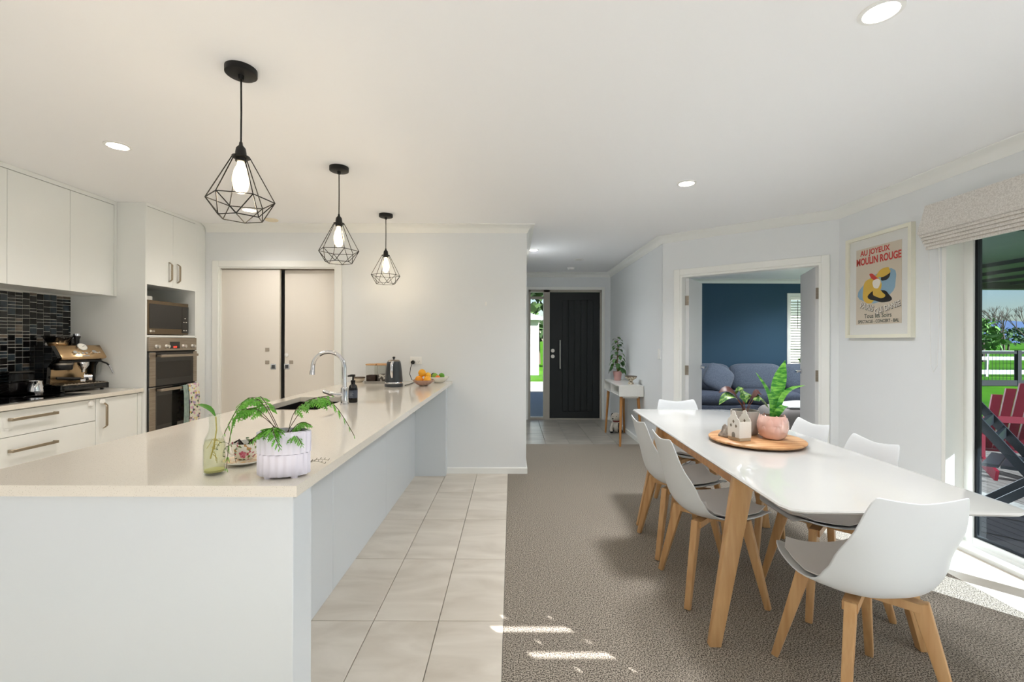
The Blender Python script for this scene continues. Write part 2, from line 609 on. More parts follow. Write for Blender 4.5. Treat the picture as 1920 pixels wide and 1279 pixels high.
# jamb linings
def lining(name, x0, x1, z1, y0, y1, t=0.02, loc=(0, 0, 0), rotz=0):
    b = MB()
    b.box(x0, x0 + t, y0, y1, 0, z1).box(x1 - t, x1, y0, y1, 0, z1).box(x0 + t, x1 - t, y0, y1, z1 - t, z1)
    return struct(b.build(name, M_TRIM, loc=loc, rotz=rotz))
lining('trim_6', OA, OB, OZ, -0.004, 0.104, loc=(XH1, YD, 0), rotz=DA)
lining('trim_7', PX0, PX1, PZ, YB - 0.004, YB + 0.104, t=0.012)

# pantry sliding doors
def pantry_door(name, x0, x1, hx_, y):
    r = struct(thing(name, 'x', 'door', ((x0 + x1) / 2, y, 0.012)), None)
    wd = (x1 - x0) / 2
    MB().box(-wd, wd, 0, 0.035, 0, 1.975).build('panel', M_DOORW, r, bevel=0.002)
    h = MB()
    h.box(hx_ - 0.027, hx_ + 0.027, -0.003, 0.0, 0.995, 1.05)
    pl = h.build('handle', M_CHROME, r, bevel=0.001, seg=1)
    pl['label'] = 'recessed chrome pull'
    MB().box(hx_ - 0.016, hx_ + 0.016, -0.0045, -0.003, 1.005, 1.04).build('recess', mat('shadow_grey_metal', (96, 98, 102), 0.3, metal=1.0), pl, bevel=0.001, seg=1)
    return r
d1 = pantry_door('door_1', PX0 + 0.013, -2.279, 0.225, YB + 0.018)
d1['label'] = 'left sliding pantry door with recessed chrome pull'
d2 = pantry_door('door_2', -2.247, PX1 - 0.013, -0.232, YB + 0.055)
d2['label'] = 'right sliding pantry door with recessed chrome pull'
M_FELT = mat('grey_adhesive_pad', (168, 158, 146), 0.8)
for (dx, dz, dr) in ((0.165, 1.19, d1), (0.165, 1.065, d1), (-0.19, 1.065, d2)):
    MB().box(dx - 0.02, dx + 0.02, -0.004, 0, dz - 0.018, dz + 0.018).build('adhesive_pad', M_FELT, dr, bevel=0.002, seg=1)
ld = MB().lathe([(0.02, 0), (0.02, 0.004), (0.014, 0.008), (0, 0.009)], 16).build('lock_disc', M_WHITEPL, d2, smooth=True)
ld.rotation_euler = (PI / 2, 0, 0)
ld.location = (-0.235, 0, 1.135)
struct(MB().box(PX0 + 0.012, PX1 - 0.012, YB + 0.005, YB + 0.095, 1.989, 1.994).build('trim_8', M_STEEL))

# living room double doors
def living_door(name, hinge_u, ang, width, side, label):
    # local x along the leaf from hinge; leaf thickness towards +y*side
    px, py = XH1 + dd.x * hinge_u + dn.x * 0.1, YD + dd.y * hinge_u + dn.y * 0.1
    r = struct(thing(name, label, 'door', (px, py, 0.008), DA + ang))
    y0, y1 = (0, 0.036) if side > 0 else (-0.036, 0)
    MB().box(0.004, width, y0, y1, 0, 1.96).build('panel', M_DOORW if False else mat('white_door_paint', (226, 227, 228), 0.45), r, bevel=0.002, seg=1)
    for sgn in (1, -1):
        ys0 = y1 if sgn > 0 else y0
        hd = MB()
        hd.tube([(width - 0.06, ys0, 0.99), (width - 0.06, ys0 + sgn * 0.012, 0.99)], 0.026, 18)
        hd.tube([(width - 0.06, ys0 + sgn * 0.01, 0.99), (width - 0.06, ys0 + sgn * 0.048, 0.99), (width - 0.08, ys0 + sgn * 0.056, 0.99), (width - 0.17, ys0 + sgn * 0.056, 0.988)], 0.009, 10)
        hd.build('handle', M_CHROME, r, smooth=True)['label'] = 'chrome lever handle'
    for hz in (0.22, 0.98, 1.72):
        hb = MB()
        hb.tube([(-0.004, (y0 + y1) / 2 - side * 0.022, hz - 0.05), (-0.004, (y0 + y1) / 2 - side * 0.022, hz + 0.05)], 0.007, 10)
        hb.box(-0.002, 0.004, y0 + 0.002, y1 - 0.002, hz - 0.05, hz + 0.05)
        hb.build('hinge', M_STEEL, r)
    return r
living_door('door_3', OA + 0.02, math.radians(95), 0.59, -1, 'white door leaf hinged at the left of the living room opening')
living_door('door_4', OB - 0.02, math.radians(109), 0.59, 1, 'white door leaf hinged at the right of the living room opening')

# front door with sidelight
M_CHAR = mat('charcoal_door_paint', (38, 42, 44), 0.5, spec=0.4)
M_TAUPE = mat('taupe_frame_metal', (176, 170, 160), 0.45)
ff = MB()
ff.box(FX0, FX0 + 0.036, YF + 0.01, YF + 0.11, 0, FZ).box(0.520, 0.622, YF + 0.01, YF + 0.11, 0, FZ).box(1.450, FX1, YF + 0.01, YF + 0.11, 0, FZ)
ff.box(FX0, FX1, YF + 0.01, YF + 0.11, 2.105, FZ).box(FX0 + 0.036, 0.520, YF + 0.01, YF + 0.11, 0, 0.035)
ff.box(0.622, 1.45, YF + 0.01, YF + 0.11, 0, 0.018)
ff.box(FX0 + 0.036, 0.520, YF + 0.03, YF + 0.08, 1.99, 2.03)
wn2 = struct(ff.build('window_2', M_TAUPE))
wn2['label'] = 'narrow glazed sidelight and taupe frame beside the front door'
MB().box(FX0 + 0.036, 0.520, YF + 0.05, YF + 0.056, 0.035, 2.105).build('pane', M_GLASSC, wn2)
fd = struct(thing('door_5', 'charcoal front door with vertical grooves and steel pull bar', 'door', (1.036, YF + 0.03, 0.02)))
DW = 0.413
fr = MB()
fr.box(-DW, DW, 0.012, 0.045, 0, 2.08)
fr.build('door_slab', M_CHAR, fd)
st = MB()
st.box(-DW, -0.205, 0, 0.012, 0, 2.08).box(0.305, DW, 0, 0.012, 0, 2.08).box(-0.205, 0.305, 0, 0.012, 0, 0.11).box(-0.205, 0.305, 0, 0.012, 1.96, 2.08)
st.build('stile', M_CHAR, fd)
pk = MB().box(-0.0475, 0.0475, 0.002, 0.012, 0.112, 1.958).build('plank', M_CHAR, fd, bevel=0.004, seg=1)
for k in range(5):
    o = pk if k == 0 else pk.copy()
    if k:
        COL.objects.link(o)
    o.location = (-0.205 + 0.051 + 0.102 * k, 0, 0)
hb = MB()
hb.tube([(-0.245, -0.05, 0.82), (-0.245, -0.05, 1.29)], 0.012, 12)
hb.tube([(-0.245, 0, 0.9), (-0.245, -0.05, 0.9)], 0.008, 8).tube([(-0.245, 0, 1.21), (-0.245, -0.05, 1.21)], 0.008, 8)
hb.build('pull_bar', mat('brushed_nickel', (205, 203, 198), 0.3, metal=1.0), fd, smooth=True)
for zz in (1.02, 1.115):
    MB().tube([(-0.362, 0, zz), (-0.362, -0.02, zz)], 0.03, 20).build('lock', MATS['brushed_nickel'], fd, smooth=True)
for zz in (0.35, 1.1, 1.85):
    MB().box(DW - 0.006, DW + 0.012, -0.01, 0.012, zz - 0.05, zz + 0.05).build('hinge', M_BLACK, fd)

# window wall joinery
M_ALU = mat('black_aluminium', (24, 28, 32), 0.35, metal=0.6)
M_TINT = glass_mat('tinted_glass', (0.74, 0.81, 0.86), refl=0.1)
def slider(name, y0, y1, label, stile=None, glass=None):
    b = MB()
    t = 0.03
    b.box(XR, XR + 0.12, y0, y0 + t, 0.0, WZ).box(XR, XR + 0.12, y1 - t, y1, 0.0, WZ).box(XR, XR + 0.12, y0 + t, y1 - t, WZ - t, WZ)
    b.box(XR, XR + 0.14, y0 + t, y1 - t, -0.005, 0.022)
    r = struct(b.build(name, mat('white_window_enamel', (240, 240, 236), 0.35), bevel=0.002, seg=1, weld=False))
    r['label'] = label
    f = MB()
    x0, x1 = XR + 0.115, XR + 0.15
    f.box(x0, x1, y0 + t, y0 + t + 0.06, 0.02, WZ - t).box(x0, x1, y1 - t - 0.06, y1 - t, 0.02, WZ - t)
    f.box(x0, x1, y0 + t + 0.06, y1 - t - 0.06, 0.02, 0.06).box(x0, x1, y0 + t + 0.06, y1 - t - 0.06, WZ - t - 0.06, WZ - t)
    f.build('window_frame', M_TRIM, r, bevel=0.002, seg=1, weld=False)
    ed = MB()
    ya, yb = y0 + t + 0.06, y1 - t - 0.06
    ed.box(x0 + 0.012, x1 + 0.004, ya, ya + 0.018, 0.06, WZ - t - 0.06).box(x0 + 0.012, x1 + 0.004, yb - 0.018, yb, 0.06, WZ - t - 0.06)
    ed.box(x0 + 0.012, x1 + 0.004, ya + 0.018, yb - 0.018, 0.06, 0.072).box(x0 + 0.012, x1 + 0.004, ya + 0.018, yb - 0.018, WZ - t - 0.072, WZ - t - 0.06)
    ed.build('glazing_bead', M_ALU, r)
    segs = [(ya, yb)]
    if stile:
        MB().box(x0, x1 + 0.01, stile[0], stile[1], 0.06, WZ - t - 0.06).build('meeting_stile', M_ALU, r)
        segs = [(ya, stile[0]), (stile[1], yb)]
    for (a, c) in segs:
        MB().box(XR + 0.134, XR + 0.140, a, c, 0.06, WZ - t - 0.06).build('pane', glass or M_TINT, r)
    return r
slider('window_1', WA, WB, 'full height sliding glass door beside the dining table', (1.93, 2.06))
slider('window_3', -0.4, 0.9, 'full height sliding glass door out of view by the dining room', glass=M_GLASSC)
portal((XR + 0.1, (WA + WB) / 2, 1.05), (0, PI / 2, 0), 2.05, WB - WA)
portal((6.05, 6.85, 1.2), (0, PI / 2, 0), 1.8, 1.4)
portal((0.41, YF + 0.09, 1.07), (-PI / 2, 0, 0), 0.22, 2.0)
portal(((LW0 + LW1) / 2, YLIV + 0.1, 1.5), (-PI / 2, 0, 0), 0.8, 1.2)
# frame for the unseen rear glazing added for daylight
b = MB()
for xx in (RA, 0.07, RB - 0.06):
    b.box(xx, xx + 0.06, YREAR - 0.12, YREAR - 0.06, 0, WZ)
b.box(RA, RB, YREAR - 0.12, YREAR - 0.06, WZ - 0.05, WZ)
struct(b.build('added_window_4', M_TRIM))
# unseen voile added over the rear glazing to soften daylight
def sheer(name, tr):
    m = bpy.data.materials.new(name)
    m.use_nodes = True
    nt = m.node_tree
    nt.nodes.remove(nt.nodes['Principled BSDF'])
    out = nt.nodes['Material Output']
    a = nt.nodes.new('ShaderNodeBsdfTranslucent')
    a.inputs[0].default_value = (*tr, 1)
    d = nt.nodes.new('ShaderNodeBsdfDiffuse')
    d.inputs[0].default_value = (0.9, 0.9, 0.9, 1)
    mx = nt.nodes.new('ShaderNodeMixShader')
    mx.inputs[0].default_value = 0.2
    nt.links.new(a.outputs[0], mx.inputs[1])
    nt.links.new(d.outputs[0], mx.inputs[2])
    nt.links.new(mx.outputs[0], out.inputs[0])
    return m
b = MB()
N = 240
for k in range(N + 1):
    x = RA - 0.05 + (RB - RA + 0.1) * k / N
    y = YREAR + 0.05 + 0.025 * math.sin(k * 0.9)
    b.v += [(x, y, 0.57), (x, y, WZ + 0.08)]
for k in range(N):
    b.f.append((2 * k, 2 * k + 2, 2 * k + 3, 2 * k + 1))
cur = thing('added_sheer', 'unseen short white voile added over the rear glazing to soften the daylight', 'curtain', (0, 0, 0))
b.build('curtain_cloth', sheer('heavy_voile', (0.04, 0.044, 0.049)), cur, smooth=True, angle=80)
MB().tube([(RA - 0.1, YREAR + 0.05, WZ + 0.09), (RB + 0.1, YREAR + 0.05, WZ + 0.09)], 0.012, 8).build('curtain_rod', M_STEEL, cur)
tag(MB().box(0.15, 2.3, -0.5, 1.15, 0.0005, 0.014).build('bounce_rug', mat('pale_wool', (232, 230, 226), 0.95), bevel=0.004, seg=1), 'pale wool sheet added out of view to bounce sunlight up to the ceiling', 'bounce_rug')  # unseen pale sheet added to bounce sunlight up to the ceiling
b = MB()
for k in range(101):
    y = -0.45 + 1.40 * k / 100
    x = XR - 0.05 + 0.02 * math.sin(k * 0.9)
    b.v += [(x, y, 0.01), (x, y, WZ + 0.08)]
for k in range(100):
    b.f.append((2 * k, 2 * k + 2, 2 * k + 3, 2 * k + 1))
cur2 = thing('added_sheer', 'unseen white sheer added over the side sliding door as a soft light source', 'curtain', (0, 0, 0))  # second unseen sheer, added as a soft light source from the side
b.build('curtain_cloth', sheer('light_voile', (0.86, 0.88, 0.93)), cur2, smooth=True, angle=80)
MB().tube([(XR - 0.05, -0.5, WZ + 0.09), (XR - 0.05, 1.0, WZ + 0.09)], 0.012, 8).build('curtain_rod', M_STEEL, cur2)
# unseen blind added at the rear, slots and holes cut to cast floor streaks
rb = thing('streak_blind', 'unseen blind added in the rear window, slots cut to cast sun streaks on the floor', 'blind', ((RC + RD) / 2, YREAR - 0.01, 0.88))
xm = (RC + RD) / 2
holes = [(1.676, 0.026, [(2.25, 2.61)]), (1.79, 0.026, [(2.24, 2.624)])]
for zc in (1.62, 1.733, 1.85, 1.892, 1.935, 1.98, 2.025, 2.07):
    holes.append((zc, 0.018, [(2.357, 2.373), (2.572, 2.588)]))
holes.sort()
z = 0.88
for (zc, hh, xs) in holes:
    MB().box(RC - 0.03 - xm, RD + 0.03 - xm, -0.006, 0.0, z - 0.88, zc - hh / 2 - 0.88).build('slat', M_WHITEPL, rb)
    xa = RC - 0.03
    for (h0, h1) in xs:
        MB().box(xa - xm, h0 - xm, -0.006, 0.0, zc - hh / 2 - 0.88, zc + hh / 2 - 0.88).build('slat', M_WHITEPL, rb)
        xa = h1
    MB().box(xa - xm, RD + 0.03 - xm, -0.006, 0.0, zc - hh / 2 - 0.88, zc + hh / 2 - 0.88).build('slat', M_WHITEPL, rb)
    z = zc + hh / 2
MB().box(RC - 0.03 - xm, RD + 0.03 - xm, -0.006, 0.0, z - 0.88, WZ + 0.03 - 0.88).build('slat', M_WHITEPL, rb)
rb.location.y = YREAR + 0.007

# living room window with venetian blind
b = MB()
b.box(LW0 - 0.05, LW0, YLIV - 0.015, YLIV, LZ0 - 0.05, LZ1 + 0.05).box(LW1, LW1 + 0.05, YLIV - 0.015, YLIV, LZ0 - 0.05, LZ1 + 0.05)
b.box(LW0, LW1, YLIV - 0.015, YLIV, LZ1, LZ1 + 0.05).box(LW0, LW1, YLIV - 0.03, YLIV + 0.12, LZ0 - 0.05, LZ0)
b.box(LW0, LW0 + 0.02, YLIV, YLIV + 0.12, LZ0, LZ1).box(LW1 - 0.02, LW1, YLIV, YLIV + 0.12, LZ0, LZ1)
b.box(LW0, LW1, YLIV, YLIV + 0.12, LZ1 - 0.02, LZ1)
w5 = struct(b.build('window_5', M_TRIM))
w5['label'] = 'white framed living room window behind the sofa'
MB().box(LW0 + 0.02, LW1 - 0.02, YLIV + 0.1, YLIV + 0.105, LZ0, LZ1 - 0.02).build('pane', M_GLASSC, w5)
bl = thing('venetian_blind', 'white slatted venetian blind in the living room window', 'blind', ((LW0 + LW1) / 2, YLIV + 0.045, LZ0))
MB().box(-0.39, 0.39, -0.025, 0.025, 1.195, 1.235).build('headrail', M_WHITEPL, bl)
sl0 = None
for k in range(24):
    if sl0 is None:
        sl0 = MB().bar((-0.385, 0, 0), (0.385, 0, 0), 0.046, 0.003, up=(0, 0.5, 1)).build('slat', M_WHITEPL, bl)
        o = sl0
    else:
        o = sl0.copy()
        COL.objects.link(o)
    o.location = (0, 0, 0.06 + 0.0475 * k)
MB().tube([(-0.26, -0.03, 1.19), (-0.26, -0.03, 0.68)], 0.006, 6).build('tilt_wand', mat('grey_plastic', (110, 110, 112), 0.5), bl)
# ------------------------------------------------------------------ ceiling lights
def downlight(x, y, on, label, power=0.0, colour=(1.0, 0.88, 0.74)):
    t = thing('downlight', label, 'light', (x, y, CZ), 0, 'recessed ceiling downlights')
    MB().lathe([(0.066, 0), (0.066, -0.004), (0.052, -0.006), (0.050, 0.0)], 32).build('rim', M_WHITEPL, t, smooth=True)
    m = mat('downlight_lens_on', (255, 250, 240), 0.4, emit=(255, 240, 220), estr=9.0) if on else mat('downlight_lens_off', (225, 225, 222), 0.4)
    MB().lathe([(0.05, -0.0025), (0.05, -0.004), (0.0, -0.0045)], 32).build('lens', m, t, smooth=True)
    if on and power > 0:
        d = bpy.data.lights.new('downlight_lamp', 'SPOT')
        d.energy = power * 1.5
        d.color = colour
        d.spot_size = math.radians(150)
        d.spot_blend = 1.0
        d.shadow_soft_size = 0.16
        o = bpy.data.objects.new('downlight_lamp', d)
        COL.objects.link(o)
        o.parent = t
        o.location = (0, 0, -0.02)
    return t
KP, DP = 11.5, 26.0
KC, DC = (1.0, 0.93, 0.86), (0.97, 0.985, 1.0)
downlight(-2.29, 2.64, True, 'lit downlight in the kitchen ceiling beside the first pendant', KP, KC)
downlight(-2.27, 3.93, True, 'lit downlight nearest the pantry doors', KP * 0.75, KC)
downlight(-2.29, 1.25, True, 'lit downlight out of view above the kitchen aisle', KP * 0.9, KC)
downlight(1.24, 3.24, True, 'lit downlight above the far end of the dining table', DP * 1.5, DC)
downlight(1.254, 1.55, True, 'large lit downlight at the top right above the near table end', DP * 0.8, DC)
downlight(1.254, 0.0, True, 'added fill downlight out of view behind the dining table', DP * 0.35, DC)  # this and the next two are unseen, added for fill light
downlight(-0.5, 0.0, True, 'added fill downlight out of view in front of the island', DP * 0.12, DC)
downlight(-2.3, 0.0, True, 'added fill downlight out of view near the rear glazing', DP * 0.15, DC)
downlight(0.262, 5.62, True, 'lit downlight at the start of the entrance hall', 19.0, (0.95, 0.98, 1.0))
downlight(3.2, 6.3, True, 'added fill downlight out of view at the left of the living room', 55.0, (0.95, 0.97, 1.0))  # this and the next are unseen, added to brighten the living room
downlight(4.9, 7.0, True, 'added fill downlight out of view at the right of the living room', 55.0, (0.95, 0.97, 1.0))
downlight(0.92, 6.28, False, 'unlit downlight in the middle of the hall ceiling')
sm = thing('smoke_alarm', 'white round smoke alarm on the hall ceiling', 'smoke alarm', (0.90, 6.97, CZ))
MB().lathe([(0.052, 0), (0.052, -0.02), (0.044, -0.032), (0, -0.034)], 24).build('body', M_WHITEPL, sm, smooth=True)
MB().lathe([(0.058, 0), (0.058, -0.008), (0.0, -0.0082)], 24).build('base', M_WHITEPL, sm, smooth=True)
sp = thing('ceiling_vent', 'small round cream vent on the ceiling near the pantry', 'vent', (-2.25, 4.25, CZ))
MB().lathe([(0.06, 0), (0.06, -0.006), (0.05, -0.012), (0, -0.013)], 24).build('cover', mat('cream_plastic', (232, 220, 196), 0.5), sp, smooth=True)

# pendants over the island
def bulb_mat():
    m = bpy.data.materials.new('filament_bulb_glass')
    m.use_nodes = True
    nt = m.node_tree
    b = nt.nodes['Principled BSDF']
    b.inputs['Base Color'].default_value = lin((240, 214, 160))
    b.inputs['Roughness'].default_value = 0.1
    tc = nt.nodes.new('ShaderNodeTexCoord')
    v = nt.nodes.new('ShaderNodeTexVoronoi')
    v.inputs['Scale'].default_value = 75
    r = nt.nodes.new('ShaderNodeValToRGB')
    r.color_ramp.elements[0].position = 0.05
    r.color_ramp.elements[1].position = 0.55
    r.color_ramp.elements[0].color = (1.0, 0.93, 0.74, 1)
    r.color_ramp.elements[1].color = (0.62, 0.48, 0.26, 1)
    nt.links.new(tc.outputs['Object'], v.inputs['Vector'])
    nt.links.new(v.outputs['Distance'], r.inputs[0])
    nt.links.new(r.outputs[0], b.inputs['Emission Color'])
    b.inputs['Emission Strength'].default_value = 1.5
    return m
M_BULB = bulb_mat()
PEND_Z = -0.625
def pendant(y, label, rz):
    t = thing('pendant_light', label, 'pendant', (-1.128, y, CZ), rz, 'black wire pendants over the island')
    MB().lathe([(0, 0), (0.06, 0), (0.06, -0.024), (0.056, -0.027), (0.012, -0.028), (0.010, -0.045), (0.0, -0.046)], 32).build('canopy', M_BLACKMETAL, t, smooth=True)
    MB().tube([(0, 0, -0.04), (0.001, 0, -0.18), (0, 0, -0.32)], 0.0035, 8).build('cord', M_BLACK, t, smooth=True)
    MB().lathe([(0.006, -0.305), (0.008, -0.318), (0.018, -0.330), (0.021, -0.350), (0.021, -0.362), (0.034, -0.364), (0.034, -0.370), (0.021, -0.372), (0.021, -0.385), (0, -0.386)], 20).build('socket', M_BLACK, t, smooth=True)
    cg = MB()
    zt, zm, zb = -0.367, -0.545, -0.620
    R0, R1, R2 = 0.033, 0.127, 0.084
    n = 6
    A = [(R0 * math.cos(2 * PI * k / n), R0 * math.sin(2 * PI * k / n), zt) for k in range(n)]
    Bv = [(R1 * math.cos(2 * PI * k / n), R1 * math.sin(2 * PI * k / n), zm) for k in range(n)]
    Cv = [(R2 * math.cos(2 * PI * (k + .5) / n), R2 * math.sin(2 * PI * (k + .5) / n), zb) for k in range(n)]
    for k in range(n):
        j = (k + 1) % n
        for (p, q) in ((A[k], Bv[k]), (Bv[k], Bv[j]), (Bv[k], Cv[k]), (Bv[j], Cv[k]), (Cv[k], Cv[j])):
            cg.tube([p, q], 0.0022, 6)
    cg.build('wire_cage', M_BLACKMETAL, t, weld=False)
    bl_ = MB().lathe([(0.013, -0.385), (0.015, -0.40), (0.024, -0.42), (0.031, -0.45), (0.032, -0.47), (0.026, -0.50), (0.014, -0.516), (0, -0.52)], 22).build('bulb', M_BULB, t, smooth=True)
    d = bpy.data.lights.new('pendant_lamp', 'POINT')
    d.energy = 0.8
    d.color = (1, 0.8, 0.55)
    d.shadow_soft_size = 0.03
    o = bpy.data.objects.new('pendant_lamp', d)
    COL.objects.link(o)
    o.parent = t
    o.location = (0, 0, -0.56)
    return t
pendant(1.89, 'nearest and largest looking black wire diamond pendant over the island', 0.35)
pendant(2.96, 'middle black wire diamond pendant over the island', 0.1)
pendant(4.06, 'farthest black wire diamond pendant near the pantry wall', 0.5)

# ------------------------------------------------------------------ kitchen run on the left wall
XF = -3.02                       # base fronts
def bar_handle(parent, axis, length, out=0.032, w=0.018, t=0.008, loc=(0, 0, 0)):
    """D handle on a front whose outward normal is local +x; axis 'y' or 'z'"""
    h = length / 2
    b = MB()
    if axis == 'y':
        b.box(out - t, out, -h, h, -w / 2, w / 2).box(0, out - t, -h, -h + 0.012, -w / 2, w / 2).box(0, out - t, h - 0.012, h, -w / 2, w / 2)
    else:
        b.add([], [])
        b.box(out - t, out, -w / 2, w / 2, -h + 0.02, h - 0.02)
        b.hexa([(0, -w / 2, -h), (t, -w / 2, -h), (t, w / 2, -h), (0, w / 2, -h)], [(out - t, -w / 2, -h + 0.02), (out, -w / 2, -h + 0.02), (out, w / 2, -h + 0.02), (out - t, w / 2, -h + 0.02)])
        b.hexa([(out - t, -w / 2, h - 0.02), (out, -w / 2, h - 0.02), (out, w / 2, h - 0.02), (out - t, w / 2, h - 0.02)], [(0, -w / 2, h), (t, -w / 2, h), (t, w / 2, h), (0, w / 2, h)])
    o = b.build('handle', M_NICKEL, parent, loc=loc, weld=False, bevel=0.0015, seg=1)
    o['label'] = 'satin nickel bar handle'
    return o

def drawer_cabinet(y0, y1, label, locks=False):
    t = thing('drawer_cabinet', label, 'cabinet', (XF, (y0 + y1) / 2, 0), 0, 'white base cabinets under the cooktop')
    hw = (y1 - y0) / 2
    MB().box(-0.57, -0.02, -hw + 0.001, hw - 0.001, 0.1, 0.869).build('body', M_CAB, t)
    MB().box(-0.57, -0.07, -hw + 0.001, hw - 0.001, 0, 0.1).build('kickboard', M_CAB, t)
    for (z0, z1, zh) in ((0.708, 0.862, 0.812), (0.412, 0.704, 0.622), (0.104, 0.408, 0.35)):
        d = MB().box(-0.018, 0, -hw + 0.002, hw - 0.002, z0, z1).build('drawer', M_CAB, t, bevel=0.0015, seg=1)
        bar_handle(d, 'y', 0.28, loc=(0, 0.012, zh))
    if locks:
        MB().lathe([(0.022, 0), (0.022, 0.008), (0.016, 0.014), (0, 0.015)], 20).build('child_lock', M_WHITEPL, t, smooth=True, loc=(0.0, hw - 0.045, 0.835)).rotation_euler = (0, PI / 2, 0)
    return t
drawer_cabinet(2.404, 3.304, 'white three drawer base cabinet below the black cooktop', True)
drawer_cabinet(1.50, 2.402, 'white three drawer base cabinet cut off by the left picture edge')
t = thing('base_cabinet', 'narrow white base cabinet with one door beside the oven tower', 'cabinet', (XF, 3.509, 0), 0, 'white base cabinets under the cooktop')
MB().box(-0.57, -0.02, -0.203, 0.203, 0.1, 0.869).build('body', M_CAB, t)
MB().box(-0.57, -0.07, -0.203, 0.203, 0, 0.1).build('kickboard', M_CAB, t)
d = MB().box(-0.018, 0, -0.202, 0.160, 0.104, 0.862).build('door', M_CAB, t, bevel=0.0015, seg=1)
bar_handle(d, 'z', 0.19, loc=(0, -0.145, 0.735))
MB().box(-0.018, 0, 0.163, 0.204, 0.104, 0.862).build('filler_strip', M_CAB, t)
MB().lathe([(0.022, 0), (0.022, 0.008), (0.016, 0.014), (0, 0.015)], 20).build('child_lock', M_WHITEPL, t, smooth=True, loc=(0.0, -0.16, 0.842)).rotation_euler = (0, PI / 2, 0)

tag(MB().box(XL + 0.001, -3.0, 1.5, 3.712, 0.87, 0.9).build('worktop', M_QUARTZ, bevel=0.002, seg=1), 'cream quartz worktop along the left wall under the coffee machine', 'worktop')
t = thing('cooktop', 'black glass induction cooktop set into the left worktop', 'cooktop', (-3.31, 2.86, 0.9))
MB().box(-0.25, 0.25, -0.45, 0.45, 0.0003, 0.006).build('glass_top', M_BLACKGL, t, bevel=0.002, seg=1)
for (cx, cy, r) in ((0.1, 0.25, 0.09), (-0.1, 0.25, 0.105), (0, -0.25, 0.12)):
    MB().lathe([(r, 0.0061), (r, 0.0063), (r - 0.003, 0.0063), (r - 0.003, 0.0061)], 36, c=(cx, cy, 0)).build('zone_ring', mat('zone_grey', (70, 70, 72), 0.3), t)

# overhead cabinets
def wall_cabinet(y0, y1, label):
    xf = -3.23
    t = thing('wall_cabinet', label, 'cabinet', (xf, (y0 + y1) / 2, 1.65), 0, 'white overhead cabinets')
    hw = (y1 - y0) / 2
    MB().box(-0.379, -0.019, -hw + 0.0005, hw - 0.0005, 0.004, 0.745).build('body', M_CAB, t)
    MB().box(-0.018, 0, -hw + 0.0012, hw - 0.0012, 0, 0.735).build('door', M_CAB, t, bevel=0.0012, seg=1)
    MB().box(-0.03, 0.004, -hw, hw, 0.738, 0.768).build('scribe_strip', M_CAB, t)
wall_cabinet(3.325, 3.690, 'white overhead cabinet next to the oven tower, above the coffee machine')
wall_cabinet(2.910, 3.325, 'second white overhead cabinet from the oven tower')
wall_cabinet(2.30, 2.910, 'white overhead cabinet cut off by the left picture edge')
tag(MB().box(XL + 0.001, -3.226, 3.6905, 3.7135, 1.648, CZ - 0.001).build('cabinet_end_panel', M_CAB), 'narrow white end panel between the overhead cabinets and oven tower', 'panel')

# oven tower
TX = -2.995
t = thing('oven_tower', 'tall white cabinet housing the microwave and double oven', 'cabinet', (TX, 4.0, 0))
MB().box(-0.614, 0, -0.285, -0.267, 0, CZ - 0.002).build('side_panel', M_CAB, t)
MB().box(-0.614, 0, 0.300, 0.318, 0, CZ - 0.002).build('side_panel', M_CAB, t)
MB().box(-0.03, 0.0, 0.319, 0.44, 0, CZ - 0.002).build('filler_panel', M_CAB, t)
MB().box(-0.614, -0.6, -0.267, 0.300, 0, CZ - 0.002).build('back_panel', M_CAB, t)
MB().box(-0.6, -0.002, -0.267, 0.300, 1.316, 1.334).build('shelf', M_CAB, t)
MB().box(-0.6, -0.020, -0.267, 0.300, 1.762, 1.780).build('niche_top', M_CAB, t)
MB().box(-0.02, 0.003, -0.286, 0.44, 2.393, CZ - 0.001).build('scribe_strip', M_CAB, t)
MB().box(-0.6, -0.004, -0.267, 0.300, 0.49, 0.508).build('shelf', M_CAB, t)
dd1 = MB().box(-0.018, 0.001, -0.283, 0.0155, 1.752, 2.39).build('door', M_CAB, t, bevel=0.0012, seg=1)
bar_handle(dd1, 'z', 0.17, loc=(0.001, -0.03, 1.885))
dd2 = MB().box(-0.018, 0.001, 0.0175, 0.316, 1.752, 2.39).build('door', M_CAB, t, bevel=0.0012, seg=1)
bar_handle(dd2, 'z', 0.17, loc=(0.001, 0.066, 1.885))
dd3 = MB().box(-0.018, 0.001, -0.283, 0.316, 0.1, 0.486).build('drawer', M_CAB, t, bevel=0.0012, seg=1)
bar_handle(dd3, 'y', 0.3, loc=(0.001, 0, 0.42))

# microwave in the niche
t = thing('microwave', 'brown steel microwave standing in the niche above the oven', 'microwave', (-3.012, 4.0, 1.335))
MB().box(-0.40, -0.012, -0.24, 0.235, 0.008, 0.290).build('body', mat('microwave_case', (58, 52, 46), 0.4, metal=0.6), t, bevel=0.004, seg=1)
MB().box(-0.012, 0, -0.24, 0.235, 0.006, 0.292).build('door', mat('bronze_steel', (112, 98, 80), 0.32, metal=0.85), t, bevel=0.003, seg=1)
MB().box(-0.001, 0.002, -0.222, 0.150, 0.055, 0.262).build('window', M_BLACKGL, t)
MB().box(-0.001, 0.002, 0.152, 0.234, 0.02, 0.262).build('control_panel', M_BLACKGL, t)
for k in (-1, 1):
    MB().box(-0.38, -0.03, k * 0.2 - 0.015, k * 0.2 + 0.015, 0, 0.008).build('foot', M_BLACK, t)
M_PRINT = mat('silver_print', (225, 222, 214), 0.4)
lg = link('logo', text_mesh('LG', 0.024, 0.0004, 'LEFT'), M_PRINT, t, (0.0008, -0.192, 0.024))
